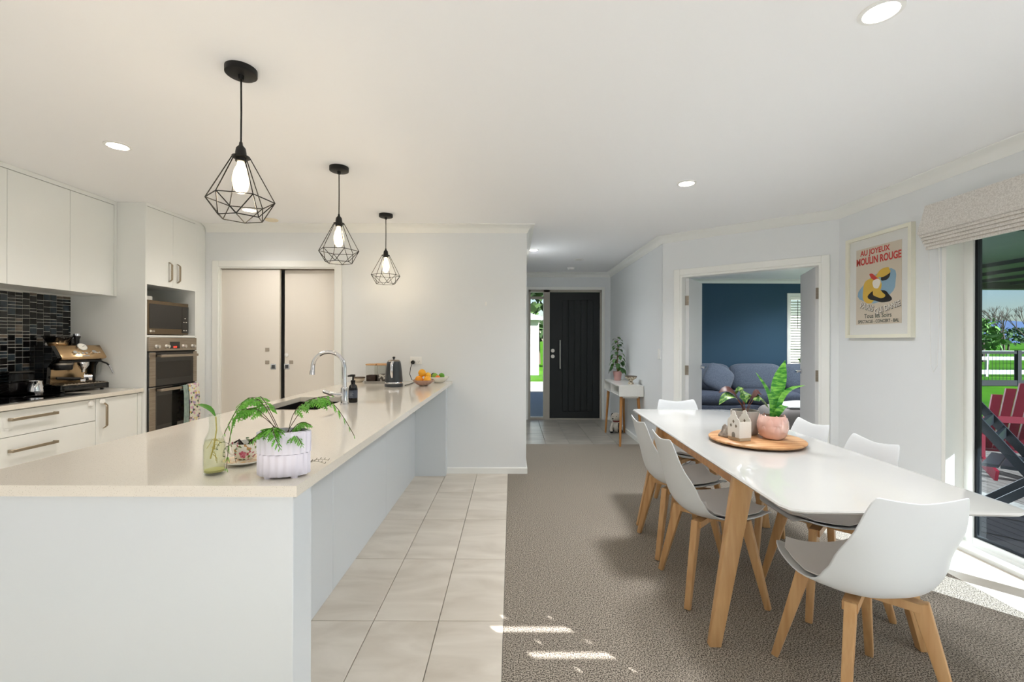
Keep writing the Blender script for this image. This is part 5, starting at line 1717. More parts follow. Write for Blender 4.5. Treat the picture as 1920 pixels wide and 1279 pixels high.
t = thing('milk_jug', 'polished steel milk jug on the cooktop beside the espresso machine', 'jug', (-3.365, 3.215, 0.9065), math.radians(40))
MB().lathe([(0.042, 0), (0.045, 0.004), (0.045, 0.030), (0.040, 0.062), (0.036, 0.086), (0.038, 0.096), (0.036, 0.096), (0.034, 0.086), (0.038, 0.06), (0.042, 0.02), (0, 0.006)], 32, rf=lambda a, z: 1 + (0.28 * max(0, math.cos(a - 4.7)) ** 8 if z > 0.085 else 0)).build('jug', M_CHROME, t, smooth=True)
MB().tube([(0, 0.036, 0.085), (0, 0.062, 0.082), (0, 0.068, 0.05), (0, 0.060, 0.02), (0, 0.042, 0.018)], 0.005, 8).build('handle', M_CHROME, t, smooth=True)
t = thing('coffee_canister', 'smoked clear canister standing on the cooktop by the mosaic', 'canister', (-3.475, 3.185, 0.9065))
MB().box(-0.05, 0.05, -0.082, 0.082, 0, 0.150).build('container', glass_mat('smoked_acrylic', (0.32, 0.36, 0.40), refl=0.15), t, bevel=0.008, seg=3)
MB().box(-0.053, 0.053, -0.086, 0.086, 0.151, 0.168).build('lid', M_BLACKGL, t, bevel=0.006, seg=2)
MB().box(-0.044, 0.044, -0.076, 0.076, 0.004, 0.085).build('contents', M_COFFEE, t, bevel=0.006, seg=2)
# ------------------------------------------------------------------ entrance hall
t = thing('console_table', 'small white console table with open shelf on honey wood legs', 'console table', (1.462, 6.02, 0))
M_CON = mat('console_white', (232, 232, 228), 0.2)
cw, cl = 0.150, 0.455
MB().box(-cw, cw, -cl, cl, 0.735, 0.753).build('top', M_CON, t, bevel=0.002, seg=1)
MB().box(-cw, cw, -cl, cl, 0.616, 0.630).build('bottom_shelf', M_CON, t, bevel=0.002, seg=1)
MB().box(-cw, cw, -cl, -cl + 0.016, 0.630, 0.735).build('end_panel', M_CON, t)
MB().box(-cw, cw, cl - 0.016, cl, 0.630, 0.735).build('end_panel', M_CON, t)
MB().box(-cw + 0.006, cw, 0.05, 0.066, 0.630, 0.735).build('divider', M_CON, t)
MB().box(cw - 0.012, cw, -cl + 0.016, cl - 0.016, 0.630, 0.735).build('back_panel', M_CON, t)
MB().box(-cw + 0.06, cw - 0.05, -cl + 0.05, cl - 0.05, 0.590, 0.616).build('under_rail', M_CON, t)
for sx in (-1, 1):
    for sy in (-1, 1):
        MB().tube([(sx * 0.132, sy * (cl - 0.02), 0), (sx * 0.105, sy * (cl - 0.085), 0.616)], [0.0125, 0.019], 14).build('leg', M_OAKD, t, smooth=True)
tag(MB().ball((0, 0, 0.028), 0.028, 14, 8, (1.2, 2.2, 1.0)).build('purse', M_BLACK, smooth=True, loc=(1.42, 6.31, 0.6305)), 'small black purse in the open shelf of the console table', 'purse')
t = thing('potted_peperomia', 'pink pot with tall leafy green plant on the console table', 'potted plant', (1.462, 6.30, 0.753))
MB().lathe([(0.040, 0), (0.044, 0.003), (0.062, 0.115), (0.064, 0.125), (0.058, 0.125), (0.054, 0.108), (0, 0.106)], 32).build('pot', mat('dusty_pink_pot', (196, 152, 146), 0.5), t, smooth=True)
MB().lathe([(0.054, 0.107), (0, 0.113)], 16).build('soil', M_SOIL, t, smooth=True)
MB().tube([(0, 0, 0.1), (-0.004, 0, 0.25), (0.002, 0, 0.42), (0.004, 0, 0.56)], [0.009, 0.008, 0.006, 0.003], 8).build('main_stem', mat('brown_stem', (104, 84, 58), 0.8), t, smooth=True)
rl = random.Random(11)
for k in range(38):
    f = k / 37
    z = 0.135 + 0.445 * f
    a = k * 2.399 + 0.3
    R = 0.135 * (1 - f) ** 0.7 + 0.04
    if 0.5 < f < 0.62 and k % 2:
        continue
    p0 = Vector((0, 0, z))
    R = 0.078 * (1 - f) ** 0.8 + 0.026
    ca, sa = math.cos(a), math.sin(a)
    p1 = Vector((R * ca, R * sa, z + 0.020))
    dr_ = 0.085 * (1 - 0.75 * f)
    p2 = Vector(((R + 0.024 + 0.02 * f) * ca, (R + 0.024 + 0.02 * f) * sa, z + 0.020 - dr_))
    w_ = rl.uniform(0.056, 0.076) * (1 - 0.35 * f)
    path = [p1.lerp(p2, q / 5) + Vector((0, 0, 0.010 * math.sin(PI * q / 5))) for q in range(6)]
    lf = MB().add(*leaf_blade(path, [0.012, w_ * 0.9, w_, w_ * 0.9, w_ * 0.55, 0.003], 0.12, side=(-sa, ca, 0))).build('leaf', M_LEAFD if k % 3 else mat('leaf_mid_green', (70, 116, 44), 0.4), t, smooth=True)
    MB().tube([p0, p1], 0.0022, 5).build('leaf_stalk', M_STEM, lf)
t = thing('footed_bowl', 'speckled stone footed bowl on the console table', 'bowl', (1.50, 5.74, 0.753))
MB().lathe([(0.036, 0), (0.038, 0.004), (0.026, 0.03), (0.026, 0.048), (0.045, 0.060), (0.070, 0.082), (0.075, 0.104), (0.068, 0.104), (0.05, 0.078), (0, 0.07)], 30).build('bowl', mat('terrazzo_stone', (206, 196, 176), 0.7, noise=(55, (110, 94, 72), 0.5, 0.6)), t, smooth=True)
MB().lathe([(0.0735, 0.096), (0.0765, 0.1045), (0.067, 0.1055)], 30).build('brown_rim', MATS['brown_glaze'], t, smooth=True)
# plush dog
t = thing('plush_dog', 'black and white plush dog sitting on the hall floor under the console', 'soft toy', (1.485, 6.44, 0), math.radians(-25))
M_PLW = mat('white_plush', (206, 200, 190), 0.95, bump=(200, 0.8, 0.006))
M_PLB = mat('black_plush', (24, 24, 26), 0.95, bump=(200, 0.8, 0.006))
MB().ball((0, 0, 0.095), 0.072, 18, 12, (0.95, 0.9, 1.3)).build('body', M_PLW, t, smooth=True)
MB().ball((-0.01, -0.01, 0.222), 0.066, 18, 12, (1, 1, 0.95)).build('head', M_PLW, t, smooth=True)
MB().ball((-0.03, -0.055, 0.205), 0.034, 14, 10, (1, 1.1, 0.85)).build('muzzle', M_PLW, t, smooth=True)
MB().ball((-0.035, -0.092, 0.212), 0.010, 10, 8).build('nose', M_PLB, t, smooth=True)
for s in (-1, 1):
    MB().ball((-0.015 + s * 0.024, -0.068, 0.238), 0.006, 8, 6).build('eye', M_BLACKGL, t, smooth=True)
    MB().ball((s * 0.058 - 0.005, 0.0, 0.225), 0.04, 14, 10, (0.45, 0.75, 1.2)).build('ear', M_PLB, t, smooth=True)
    MB().tube([(s * 0.045, -0.03, 0.14), (s * 0.06, -0.075, 0.07), (s * 0.055, -0.085, 0.026)], [0.022, 0.020, 0.022], 12).build('front_leg', M_PLW if s < 0 else M_PLB, t, smooth=True)
    MB().ball((s * 0.062, -0.045, 0.030), 0.034, 14, 10, (0.9, 1.5, 0.85)).build('hind_leg', M_PLB, t, smooth=True)
MB().lathe([(0.052, 0.158), (0.056, 0.166), (0.052, 0.174)], 20).build('collar', mat('red_ribbon', (130, 26, 36), 0.6), t, smooth=True)
t = thing('light_switch', 'white light switch on the hall wall beside the living room door', 'switch', (XH1, 5.0, 1.155), -PI / 2)
MB().box(-0.037, 0.037, -0.009, 0, -0.058, 0.058).build('faceplate', M_WHITEPL, t, bevel=0.003, seg=1)
MB().box(-0.006, 0.006, -0.013, -0.009, -0.012, 0.012).build('rocker', M_WHITEPL, t, bevel=0.001, seg=1)
t = thing('wall_hook', 'tiny white adhesive hook on the back wall', 'hook', (-0.255, YB, 1.655))
MB().box(-0.010, 0.010, -0.005, 0, -0.02, 0.02).build('pad', M_WHITEPL, t, bevel=0.002, seg=1)
MB().tube([(0, -0.004, -0.005), (0, -0.014, -0.012), (0, -0.016, -0.004)], 0.0025, 6).build('hook_tip', M_WHITEPL, t)

# ------------------------------------------------------------------ living room
def pillow_mesh(w, d, h, e=0.45, n=26, m=16, pinch=0.0):
    """super-ellipsoid cushion"""
    def sp(v, p):
        return math.copysign(abs(v) ** p, v)
    b = MB()
    for i in range(m + 1):
        a = -PI / 2 + PI * i / m
        for k in range(n):
            t_ = 2 * PI * k / n
            x = sp(math.cos(a), e) * sp(math.cos(t_), e)
            y = sp(math.cos(a), e) * sp(math.sin(t_), e)
            z = sp(math.sin(a), 0.75)
            b.v.append((x * w / 2, y * d / 2, z * h / 2 * (1 - pinch * (x * x * y * y))))
    for i in range(m):
        for k in range(n):
            k2 = (k + 1) % n
            b.f.append((i * n + k, i * n + k2, (i + 1) * n + k2, (i + 1) * n + k))
    return b
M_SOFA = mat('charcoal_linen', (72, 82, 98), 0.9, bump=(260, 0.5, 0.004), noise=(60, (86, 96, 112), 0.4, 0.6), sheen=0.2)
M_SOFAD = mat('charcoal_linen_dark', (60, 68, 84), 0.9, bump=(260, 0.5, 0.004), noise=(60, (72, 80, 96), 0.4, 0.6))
t = thing('sofa', 'long charcoal blue fabric sofa against the dark living room wall', 'sofa', (4.25, 7.72, 0))
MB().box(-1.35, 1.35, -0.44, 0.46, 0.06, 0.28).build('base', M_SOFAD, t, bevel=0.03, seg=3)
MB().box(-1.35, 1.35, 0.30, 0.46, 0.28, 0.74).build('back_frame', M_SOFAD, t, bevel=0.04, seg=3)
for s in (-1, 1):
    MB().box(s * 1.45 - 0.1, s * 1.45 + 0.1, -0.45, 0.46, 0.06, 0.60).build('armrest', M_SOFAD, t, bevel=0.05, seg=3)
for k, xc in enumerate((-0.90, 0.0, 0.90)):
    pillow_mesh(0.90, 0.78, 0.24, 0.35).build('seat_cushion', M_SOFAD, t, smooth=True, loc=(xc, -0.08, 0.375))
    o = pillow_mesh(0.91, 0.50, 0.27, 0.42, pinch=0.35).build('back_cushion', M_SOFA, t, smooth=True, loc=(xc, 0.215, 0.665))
    o.rotation_euler = (math.radians(74), 0, 0)
for (x, y) in ((-1.3, -0.38), (1.3, -0.38), (-1.3, 0.4), (1.3, 0.4)):
    MB().box(x - 0.03, x + 0.03, y - 0.03, y + 0.03, 0, 0.06).build('leg', M_BLACK, t)
t = thing('throw_cushion', 'square charcoal cushion leaning at the left of the sofa', 'cushion', (3.40, 7.50, 0.69), math.radians(-12))
o = pillow_mesh(0.46, 0.46, 0.16, 0.5, pinch=0.6).build('cushion_cover', M_SOFA, t, smooth=True)
o.rotation_euler = (math.radians(62), math.radians(28), 0)
tag(pillow_mesh(0.95, 0.65, 0.40, 0.25).build('ottoman', mat('grey_weave', (134, 130, 128), 0.9, bump=(200, 0.5, 0.004)), smooth=True, loc=(4.02, 6.35, 0.20)), 'grey fabric ottoman in front of the sofa', 'ottoman')
b = MB()
N = 22
for i in range(N):
    for j in range(N):
        u, v = i / (N - 1), j / (N - 1)
        b.v.append((-0.30 + 0.6 * u, -0.24 + 0.48 * v, 0.012 + 0.045 * math.sin(PI * u) ** 0.5 * math.sin(PI * v) ** 0.5 + 0.014 * math.sin(9 * u + 5 * v) * math.sin(PI * u) * math.sin(PI * v)))
S = N * N
b.v += [(x, y, 0.0) for x, y, z in b.v]
for i in range(N - 1):
    for j in range(N - 1):
        a = i * N + j
        b.f.append((a, a + N, a + N + 1, a + 1))
        b.f.append((S + a, S + a + 1, S + a + N + 1, S + a + N))
for i in range(N - 1):
    for (a, c) in ((i, i + 1), ((N - 1) * N + i, (N - 1) * N + i + 1), (i * N, (i + 1) * N), (i * N + N - 1, (i + 1) * N + N - 1)):
        b.f.append((a, c, S + c, S + a))
tag(b.build('throw_blanket', mat('pale_knit', (206, 206, 206), 0.95, bump=(90, 0.8, 0.008)), smooth=True, loc=(4.02, 6.33, 0.402)), 'pale grey throw crumpled on top of the ottoman', 'blanket')
t = thing('sill_plant', 'small green plant on the living room window sill', 'potted plant', (5.22, YLIV - 0.012 + 0.02, LZ0))
MB().lathe([(0.022, 0), (0.03, 0.06), (0.026, 0.06), (0, 0.052)], 18).build('pot', M_CHINAW, t, smooth=True)
for k in range(16):
    a = k * 2.4
    p1 = Vector((0.07 * math.cos(a), 0.03 * math.sin(a) - 0.01, 0.10 + 0.05 * ((k * 7) % 5) / 5))
    MB().add(*leaf_blade(arc_pts((0, 0, 0.055), p1, (0, 0, 0.02), 6), [0.004, 0.014, 0.022, 0.022, 0.014, 0.001], 0.2)).build('leaf', M_LEAF, t, smooth=True)

# ------------------------------------------------------------------ framed poster on the window wall
PW_, PH_ = 0.620, 0.805
t = thing('framed_poster', 'tall poster in a cream frame on the wall left of the window', 'picture', (XR, 3.468, 1.325), -PI / 2)
# local: x along the wall (towards the camera is +x), front is -y
M_FRAME = mat('cream_frame', (236, 234, 218), 0.4)
b = MB()
fw, fd_ = 0.026, 0.034
b.box(-PW_ / 2, -PW_ / 2 + fw, -fd_, 0, 0, PH_).box(PW_ / 2 - fw, PW_ / 2, -fd_, 0, 0, PH_)
b.box(-PW_ / 2 + fw, PW_ / 2 - fw, -fd_, 0, 0, fw).box(-PW_ / 2 + fw, PW_ / 2 - fw, -fd_, 0, PH_ - fw, PH_)
b.build('frame', M_FRAME, t, weld=False)
MB().box(-PW_ / 2 + fw, PW_ / 2 - fw, -0.014, -0.010, fw, PH_ - fw).build('mat_board', mat('mat_board_white', (232, 232, 228), 0.8), t)
sx0, sx1, sz0, sz1 = -0.215, 0.215, 0.105, 0.705
ps = MB().box(sx0, sx1, -0.0155, -0.014, sz0, sz1).build('print_sheet', mat('poster_paper', (216, 204, 186), 0.8), t)
def patch(pts, m, lay):
    y = -0.0156 - 0.0002 * lay
    n = len(pts)
    b = MB()
    b.v = [(x, y, z) for x, z in pts] + [(x, y + 0.0003, z) for x, z in pts]
    b.f = [tuple(range(n)), tuple(range(2 * n - 1, n - 1, -1))] + [(i, n + i, n + (i + 1) % n, (i + 1) % n) for i in range(n)]
    return b.build('printed_shape', m, ps)
def blob(cx, cz, rx, rz, seed, rough=0.12, n=26, tilt=0.0):
    r_ = random.Random(seed)
    ph = [r_.uniform(0, 6.3) for _ in range(4)]
    out = []
    for k in range(n):
        a = 2 * PI * k / n
        f = 1 + rough * (math.sin(2 * a + ph[0]) + 0.7 * math.sin(3 * a + ph[1]) + 0.5 * math.sin(5 * a + ph[2]))
        x, z = rx * f * math.cos(a), rz * f * math.sin(a)
        x, z = rot2(x, z, tilt)
        out.append((cx + x, cz + z))
    return out
M_PB = mat('print_blue', (142, 176, 198), 0.8)
M_PY = mat('print_yellow', (222, 184, 78), 0.8)
M_PR = mat('print_red', (206, 62, 54), 0.8)
M_PK = mat('print_black', (38, 36, 36), 0.8)
M_PG = mat('print_dark_green', (52, 64, 54), 0.8)
M_PF = mat('print_cream', (238, 232, 222), 0.8)
# plain abstract colour fields
patch(blob(0.0, 0.385, 0.175, 0.115, 1, 0.10, tilt=0.25), M_PB, 1)
patch(blob(-0.06, 0.375, 0.085, 0.105, 2, 0.10, tilt=-0.3), M_PY, 2)
patch(blob(0.02, 0.315, 0.10, 0.05, 3, 0.12, tilt=-0.2), M_PK, 3)
patch(blob(0.055, 0.490, 0.068, 0.030, 5, 0.10, tilt=0.3), M_PY, 3)
patch(blob(0.075, 0.462, 0.050, 0.028, 6, 0.08, tilt=0.5), M_PK, 2)
patch(blob(-0.035, 0.465, 0.050, 0.018, 7, 0.10, tilt=-0.6), M_PR, 3)
patch(blob(-0.01, 0.415, 0.035, 0.040, 8, 0.08), M_PF, 4)
patch(blob(0.01, 0.335, 0.060, 0.030, 9, 0.10, tilt=-0.3), M_PY, 5)
def letters(body, size, cx, cz, m, lay, bold=0.0, sx=1.0, sz=1.0, tilt=0.0):
    o = link('lettering', text_mesh(body, size, 0.0002, 'CENTER', bold), m, ps, (cx, -0.0158 - 0.0002 * lay, cz))
    o.rotation_euler = (PI / 2, -tilt, 0)
    o.scale = (sx, sz, 1)
    return o
letters('AU JOYEUX', 0.058, -0.03, 0.650, M_PR, 2, 0.0016, 0.92)
letters('MOULIN ROUGE', 0.066, 0.0, 0.578, M_PR, 2, 0.0022, 0.86, 1.15)
letters('PARIS', 0.062, -0.108, 0.222, M_PK, 5, 0.0030, 0.9, 1.0, -0.30)
letters('PARIS', 0.062, -0.110, 0.224, M_PF, 7, 0.0010, 0.9, 1.0, -0.30)
letters('QUI DANSE', 0.058, 0.095, 0.205, M_PK, 5, 0.0030, 0.78, 1.0, 0.22)
letters('QUI DANSE', 0.058, 0.093, 0.207, M_PF, 7, 0.0010, 0.78, 1.0, 0.22)
letters('Tous les Soirs', 0.048, 0.0, 0.155, M_PG, 3, 0.0004, 0.95)
letters('SPECTACLE - CONCERT - BAL', 0.033, 0.0, 0.117, M_PG, 3, 0.0006, 0.88)
MB().box(-PW_ / 2 + fw, PW_ / 2 - fw, -0.0215, -0.020, fw, PH_ - fw).build('glazing', glass_mat('picture_glass', (0.985, 0.985, 0.985), refl=0.08), t)

# roman blind
M_LINEN = mat('oat_linen', (230, 226, 221), 0.95, noise=(120, (210, 205, 199), 0.4, 0.6, (1, 1, 1)), bump=(300, 0.4, 0.003))
t = thing('roman_blind', 'oatmeal linen roman blind folded up above the sliding door', 'blind', (XR, 1.98, 1.86))
Y0b, Y1b = -0.68, 1.045
MB().box(-0.055, -0.001, Y0b, Y1b, 0.30, 0.335).build('headrail', M_TRIM, t)
def fold(x_pts, name, y0=Y0b, y1=Y1b):
    """cloth with profile (x, z), swept along y, closed"""
    n = len(x_pts)
    b = MB()
    th = 0.003
    rows = 10
    pr_ = x_pts + [(x + th, z - 0.0015) for x, z in x_pts[::-1]]
    m_ = len(pr_)
    for j in range(rows):
        y = y0 + (y1 - y0) * j / (rows - 1)
        for (x, z) in pr_:
            b.v.append((x + 0.0012 * math.sin(j * 1.7 + z * 40), y, z))
    for j in range(rows - 1):
        for k in range(m_):
            k2 = (k + 1) % m_
            b.f.append((j * m_ + k, j * m_ + k2, (j + 1) * m_ + k2, (j + 1) * m_ + k))
    b.f.append(tuple(range(m_))[::-1])
    b.f.append(tuple((rows - 1) * m_ + k for k in range(m_)))
    return b.build(name, M_LINEN, t, smooth=True, angle=70)
fold([(-0.058, 0.338), (-0.075, 0.28), (-0.098, 0.20), (-0.112, 0.150), (-0.104, 0.142), (-0.06, 0.160)], 'valance_fold')
for k in range(5):
    z = 0.130 - 0.020 * k
    xo = -0.098 + 0.011 * k
    fold([(-0.02, z + 0.03), (xo + 0.012, z + 0.020), (xo, z + 0.006), (xo + 0.004, z - 0.004), (xo + 0.03, z - 0.002), (-0.015, z + 0.006)], 'pleat')
for (yy, xx) in ((1.005, -0.012), (0.965, -0.020)):
    pass
MB().tube([(-0.05, 1.030, 0.12), (-0.035, 1.032, -0.15), (-0.03, 1.035, -0.45), (-0.03, 1.03, -0.72), (-0.03, 1.012, -0.765), (-0.03, 0.985, -0.72), (-0.03, 0.972, -0.45), (-0.035, 0.965, -0.10), (-0.05, 0.955, 0.10)], 0.0016, 6).build('pull_cord', M_WHITEPL, t)
# ------------------------------------------------------------------ outside
M_LAWN = mat('lawn', (40, 86, 8), 0.95, spec=0.1, noise=(0.9, (72, 120, 14), 0.3, 0.7), bump=(60, 0.7, 0.02))
gnd = MB().box(-60, 140, -40, 170, -0.5, -0.17).build('ground', M_LAWN)
struct(gnd)
# deck
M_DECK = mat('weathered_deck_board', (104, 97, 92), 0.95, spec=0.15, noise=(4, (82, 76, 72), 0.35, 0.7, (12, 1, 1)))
M_DECK_SHADE = mat('shaded_deck_board', (30, 29, 32), 0.95, spec=0.1, noise=(4, (20, 20, 24), 0.35, 0.7, (12, 1, 1)))  # shade on the near boards put into their colour
dk = thing('deck', 'timber deck outside the sliding door', 'deck', (2.97, 0, -0.03))
MB().box(0, 1.0, -3.5, 4.0, -0.13, -0.025).build('substructure', M_BLACK, dk)
bd = None
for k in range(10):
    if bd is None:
        bd = MB().box(0.002, 0.094, -3.5, 4.0, -0.022, 0.0).build('board', M_DECK_SHADE, dk)
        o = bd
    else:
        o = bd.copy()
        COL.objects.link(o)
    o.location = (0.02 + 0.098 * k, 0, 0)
MB().box(1.005, 1.16, -3.5, 4.05, -0.13, 0.012).build('concrete_kerb', mat('concrete', (128, 124, 118), 0.9, noise=(20, (104, 100, 94), 0.4, 0.7)), dk)
MB().box(1.16, 4.0, -3.5, 5.9, -0.14, -0.028).build('outer_substructure', M_BLACK, dk)
bd = None
for k in range(29):
    if bd is None:
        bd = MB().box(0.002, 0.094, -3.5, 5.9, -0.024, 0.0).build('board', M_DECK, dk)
        o = bd
    else:
        o = bd.copy()
        COL.objects.link(o)
    o.location = (1.165 + 0.098 * k, 0, 0)
# roofs outside, the first unseen and sized to cut the sun
M_SOFF = mat('green_grey_soffit', (70, 84, 74), 0.7)
pr1 = thing('shade_roof', 'unseen flat roof added over the deck to cut the sun into the dining room', 'roof', (2.97, -0.9, 2.45))
MB().box(0, 2.2, -0.55, 5.0, 0.0, 0.10).build('roof_sheet', M_SOFF, pr1)
MB().box(2.12, 2.2, -0.55, 5.0, -0.10, 0.0).build('edge_beam', M_SOFF, pr1)
for yy in (4.9,):
    MB().box(2.12, 2.2, yy - 0.04, yy + 0.04, -2.48, -0.1).build('post', M_SOFF, pr1)
pr2 = thing('veranda_roof', 'dark veranda roof seen through the top of the sliding door', 'roof', (6.9, 6.1, 2.30))
MB().box(-2.7, -0.75, -1.9, -0.2, 0.02, 0.13).build('soffit', M_SOFF, pr2)
MB().box(-0.75, 3.4, -1.9, 1.7, 0.02, 0.13).build('soffit', M_SOFF, pr2)
MB().box(-0.7, 3.4, 1.62, 1.78, -0.10, 0.14).build('fascia', mat('dark_fascia', (34, 42, 38), 0.6), pr2)
for k in range(6):
    MB().box(-0.7 + 0.75 * k, -0.62 + 0.75 * k, -1.9, 1.62, -0.03, 0.02).build('rafter', MATS['dark_fascia'], pr2)
MB().box(3.3, 3.4, 1.62, 1.72, -2.45, -0.1).build('post', MATS['dark_fascia'], pr2)
struct(MB().box(-5, 5, -5.5, -0.76, -0.16, -0.03).build('floor_patio', mat('pale_concrete', (200, 196, 188), 0.9)))
# red adirondack chair
M_RED = mat('crimson_paint', (98, 8, 28), 0.5)
M_NAVYP = mat('blue_black_paint', (12, 17, 24), 0.4)
t = thing('adirondack_chair', 'crimson slatted adirondack chair on the deck outside', 'chair', (5.02, 4.62, -0.029), math.radians(155))
for k in range(7):
    x = -0.24 + 0.08 * k
    h = 0.98 - 0.10 * abs(k - 3) ** 1.3 * 0.35
    MB().hexa([(x - 0.034, 0.22, 0.28), (x + 0.034, 0.22, 0.28), (x + 0.034, 0.245, 0.28), (x - 0.034, 0.245, 0.28)], [(x * 1.18 - 0.036, 0.52, h), (x * 1.18 + 0.036, 0.52, h), (x * 1.18 + 0.036, 0.545, h), (x * 1.18 - 0.036, 0.545, h)]).build('back_slat', M_RED, t)
for k in range(6):
    y = -0.28 + 0.09 * k
    z = 0.38 - 0.022 * k
    MB().box(-0.27, 0.27, y, y + 0.078, z - 0.02, z).build('seat_slat', M_RED, t)
for s in (-1, 1):
    MB().box(s * 0.33 - 0.06, s * 0.33 + 0.06, -0.36, 0.34, 0.555, 0.58).build('armrest', M_RED, t)
    MB().box(s * 0.30 - 0.045, s * 0.30 + 0.045, -0.31, -0.28, 0, 0.555).build('front_leg', M_RED, t)
    MB().bar((s * 0.29, -0.30, 0.34), (s * 0.29, 0.55, 0.075), 0.026, 0.10, up=(0, 0, 1)).build('side_rail', M_RED, t)
    MB().box(s * 0.30 - 0.02, s * 0.30 + 0.02, 0.24, 0.32, 0.16, 0.56).build('rear_leg', M_RED, t)
MB().box(-0.33, 0.33, 0.40, 0.425, 0.56, 0.62).build('back_brace', M_RED, t)
# dark folding chair
t = thing('folding_chair', 'blue black folding chair with crossed legs just outside the glass', 'chair', (3.60, 3.20, -0.001), math.radians(38))
for s in (-1, 1):
    MB().bar((s * 0.24, -0.34, 0.0), (s * 0.24, 0.30, 0.88), 0.028, 0.055, up=(0, 0, 1)).build('back_leg', M_NAVYP, t)
    MB().bar((s * 0.215, 0.30, 0.0), (s * 0.215, -0.26, 0.52), 0.028, 0.05, up=(0, 0, 1)).build('front_leg', M_NAVYP, t)
for k in range(5):
    MB().box(-0.25, 0.25, -0.26 + 0.09 * k, -0.18 + 0.09 * k, 0.43, 0.45).build('seat_slat', M_NAVYP, t)
for k in range(3):
    z = 0.62 + 0.09 * k
    y = -0.34 + 0.64 * z / 0.88
    MB().box(-0.24, 0.24, y - 0.01, y + 0.012, z - 0.035, z + 0.035).build('back_slat', M_NAVYP, t)
# fence and white rails on the lawn
fe = thing('garden_fence', 'black mesh garden fence across the lawn', 'fence', (17.5, 15.2, -0.17))
M_FEN = mat('black_fence', (8, 9, 9), 0.8)
MB().box(-7, 9, -0.04, 0.04, 1.08, 1.17).build('top_rail', M_FEN, fe)
MB().box(-7, 9, -0.05, 0.05, 0.02, 0.20).build('bottom_rail', M_FEN, fe)
ps0 = None
for k in range(11):
    if ps0 is None:
        ps0 = MB().box(-0.06, 0.06, -0.06, 0.06, 0, 1.2).build('post', M_FEN, fe)
        o = ps0
    else:
        o = ps0.copy()
        COL.objects.link(o)
    o.location = (-7 + 1.6 * k, 0, 0)
wm_ = MB()
for k in range(130):
    wm_.box(-7 + 0.123 * k, -6.993 + 0.123 * k, -0.004, 0.004, 0.15, 1.1)
wo = wm_.build('wire_mesh', M_FEN, fe, weld=False)
wo['kind'] = 'stuff'
M_WHR = mat('white_rail_paint', (176, 176, 172), 0.6)
for (yy, zz, lb) in ((19.5, 0.12, 'white timber rail lying nearest behind the garden fence'), (24.0, 0.55, 'white timber rail in the middle of the lawn'), (30.0, 0.75, 'white timber rail farthest out on the lawn')):
    r_ = thing('white_rail', lb, 'rail', (yy * 1.05, yy, -0.17), 0, 'white rails on the lawn')
    MB().box(-7, 7, -0.05, 0.05, zz - 0.02, zz + 0.16).build('rail', M_WHR, r_)
    for k in range(5):
        MB().box(-6.6 + 3.2 * k, -6.5 + 3.2 * k, -0.04, 0.04, 0, zz).build('post', M_WHR, r_)
# trees
M_TREE = mat('dark_tree_foliage', (38, 62, 34), 0.9, noise=(1.2, (62, 88, 44), 0.35, 0.65))
def leafy_tree(x, y, h, r, label, seed, m=M_TREE):
    t = thing('tree', label, 'tree', (x, y, -0.17), 0, 'trees beyond the lawn')
    MB().tube([(0, 0, 0), (0.05 * h * 0.1, 0, h * 0.5)], [0.04 * h, 0.02 * h], 8).build('trunk', mat('bark', (74, 62, 52), 0.9), t)
    rr = random.Random(seed)
    b = MB()
    for k in range(260):
        a, e_ = rr.uniform(0, 2 * PI), math.asin(rr.uniform(-0.8, 1))
        q = rr.uniform(0.55, 1.0)
        c = Vector((r * q * math.cos(e_) * math.cos(a), r * q * math.cos(e_) * math.sin(a), h * 0.58 + h * 0.42 * q * math.sin(e_)))
        s = 0.11 * h * rr.uniform(0.6, 1.2)
        d1_ = Vector((rr.uniform(-1, 1), rr.uniform(-1, 1), rr.uniform(-1, 1))).normalized() * s
        d2_ = Vector((rr.uniform(-1, 1), rr.uniform(-1, 1), rr.uniform(-1, 1))).normalized() * s
        b.add([c, c + d1_, c + d1_ + d2_, c + d2_], [(0, 1, 2, 3)])
    b.build('foliage', m, t, weld=False, fixn=False)
def bare_tree(x, y, h, label, seed):
    t = thing('bare_tree', label, 'tree', (x, y, -0.17), 0, 'trees beyond the lawn')
    rr = random.Random(seed)
    b = MB()
    def grow(p, d, l, r, depth):
        q = p + d * l
        b.tube([p, q], [r, r * 0.65], 5)
        if depth == 0:
            return
        for _ in range(3):
            nd = (d + Vector((rr.uniform(-.6, .6), rr.uniform(-.6, .6), rr.uniform(-.1, .4)))).normalized()
            grow(q, nd, l * rr.uniform(0.62, 0.8), r * 0.6, depth - 1)
    grow(Vector((0, 0, 0)), Vector((0, 0, 1)), h * 0.3, h * 0.02, 4)
    b.build('branches', mat('bark', (74, 62, 52), 0.9), t, weld=False)
bare_tree(67, 62, 7.5, 'bare winter tree left of centre beyond the lawn', 5)
bare_tree(70, 62, 7.0, 'bare winter tree right of centre beyond the lawn', 8)
bare_tree(64.5, 60, 6.0, 'smaller bare winter tree at the left beyond the lawn', 9)
leafy_tree(35.2, 34, 3.3, 1.1, 'bright green shrub tree at the window edge beyond the fence', 3, mat('bright_foliage', (66, 104, 44), 0.9, noise=(1.2, (92, 130, 58), 0.35, 0.65)))
for k, (x, y, h, r) in enumerate(((88, 86, 4.6, 3.3), (96, 88, 4.4, 3.4), (104, 90, 4.8, 3.4), (80, 84, 4.4, 3.2), (112, 92, 4.5, 3.4))):
    leafy_tree(x, y, h, r, ('dark hedge tree on the skyline, ' + ('second', 'third', 'fourth', 'first', 'fifth')[k] + ' from the left'), 20 + k)
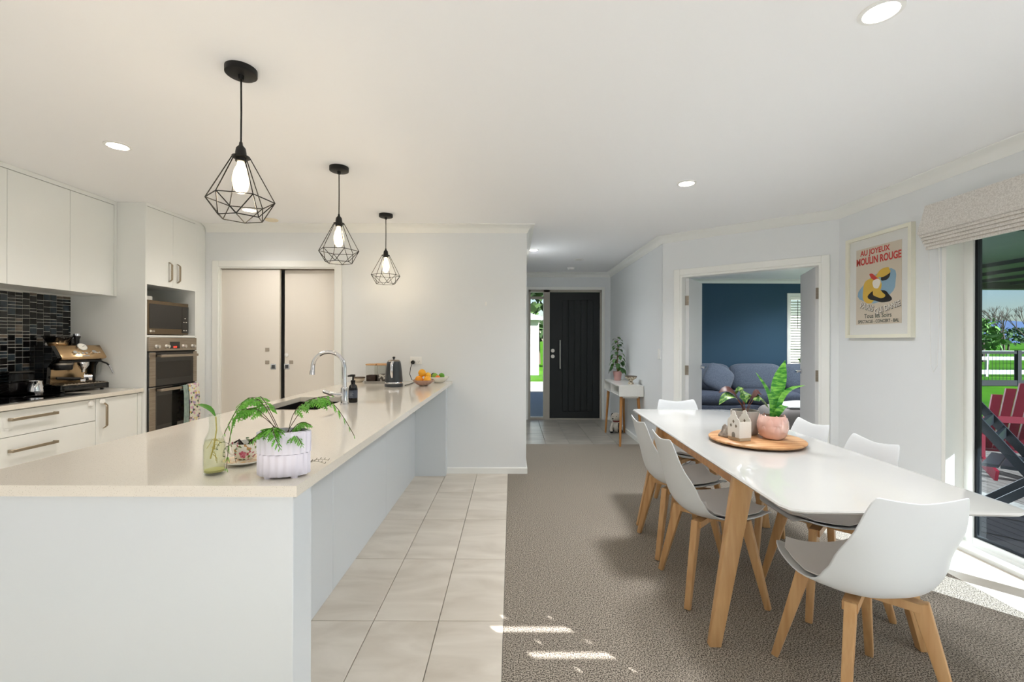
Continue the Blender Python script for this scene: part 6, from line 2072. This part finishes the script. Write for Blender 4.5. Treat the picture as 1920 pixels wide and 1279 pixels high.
# hills
def ridge(x0, x1, y, base, amp, seed, m, name):
    rr = random.Random(seed)
    n = 60
    b = MB()
    ph = [rr.uniform(0, 6) for _ in range(5)]
    top = []
    for k in range(n):
        f = k / (n - 1)
        h = base + amp * (0.5 + 0.28 * math.sin(9 * f + ph[0]) + 0.16 * math.sin(21 * f + ph[1]) + 0.08 * math.sin(47 * f + ph[2]))
        top.append(h)
    for k in range(n):
        x = x0 + (x1 - x0) * k / (n - 1)
        b.v += [(x, y - 250, -2), (x, y, top[k]), (x, y + 300, -2)]
    for k in range(n - 1):
        a = 3 * k
        b.f += [(a, a + 3, a + 4, a + 1), (a + 1, a + 4, a + 5, a + 2)]
    o = b.build(name, m, smooth=True)
    struct(o)
    return o
ridge(500, 2600, 1500, 40, 48, 3, mat('blue_hills', (62, 84, 118), 1.0), 'hills')
struct(MB().box(-1500, 3000, 168, 2200, -3, -0.6).build('far_ground', MATS['lawn']))
# outside the front door
struct(MB().box(-1.0, 2.6, 7.63, 11.6, -0.16, -0.02).build('floor_porch', mat('porch_concrete', (120, 132, 146), 0.8)))
struct(MB().box(-4, 6, 11.6, 15.2, -0.168, -0.06).build('floor_path', mat('path_concrete', (150, 147, 142), 0.9)))
nb = thing('neighbour_garage', 'white garage with grey roof seen through the front sidelight', 'building', (-1.7, 22.0, -0.17))
MB().box(-3.0, 2.85, -2.5, 2.5, 0, 2.45).build('wall', mat('white_weatherboard', (206, 206, 206), 0.7), nb)
MB().hexa([(-3.3, -2.8, 2.45), (3.1, -2.8, 2.45), (3.1, 2.8, 2.45), (-3.3, 2.8, 2.45)], [(-3.2, -0.1, 3.5), (0.4, -0.1, 3.5), (0.4, 0.1, 3.5), (-3.2, 0.1, 3.5)]).build('roof', mat('grey_roof', (128, 132, 136), 0.6), nb)
MB().box(-3.3, 3.1, -2.86, -2.8, 2.36, 2.5).build('gutter', MATS['grey_roof'], nb)
leafy_tree(1.6, 29, 5.6, 2.6, 'green tree behind the white garage roof', 41)
leafy_tree(2.75, 25, 3.0, 0.8, 'slim bush beside the white garage', 42)
pf_ = thing('front_porch_roof', 'porch roof above the front door outside', 'roof', (0.8, 8.6, 2.42))
MB().box(-1.6, 1.6, -1.0, 1.2, 0.0, 0.1).build('roof_sheet', M_SOFF, pf_)
# white fence behind the living room window
nf = thing('boundary_fence', 'pale timber fence outside the living room window', 'fence', (6.5, 12.0, -0.17))
for k in range(14):
    MB().box(-2.2, 3.2, -0.02, 0.02, 0.05 + 0.15 * k, 0.19 + 0.15 * k).build('paling', mat('pale_paling', (222, 216, 206), 0.8), nf)
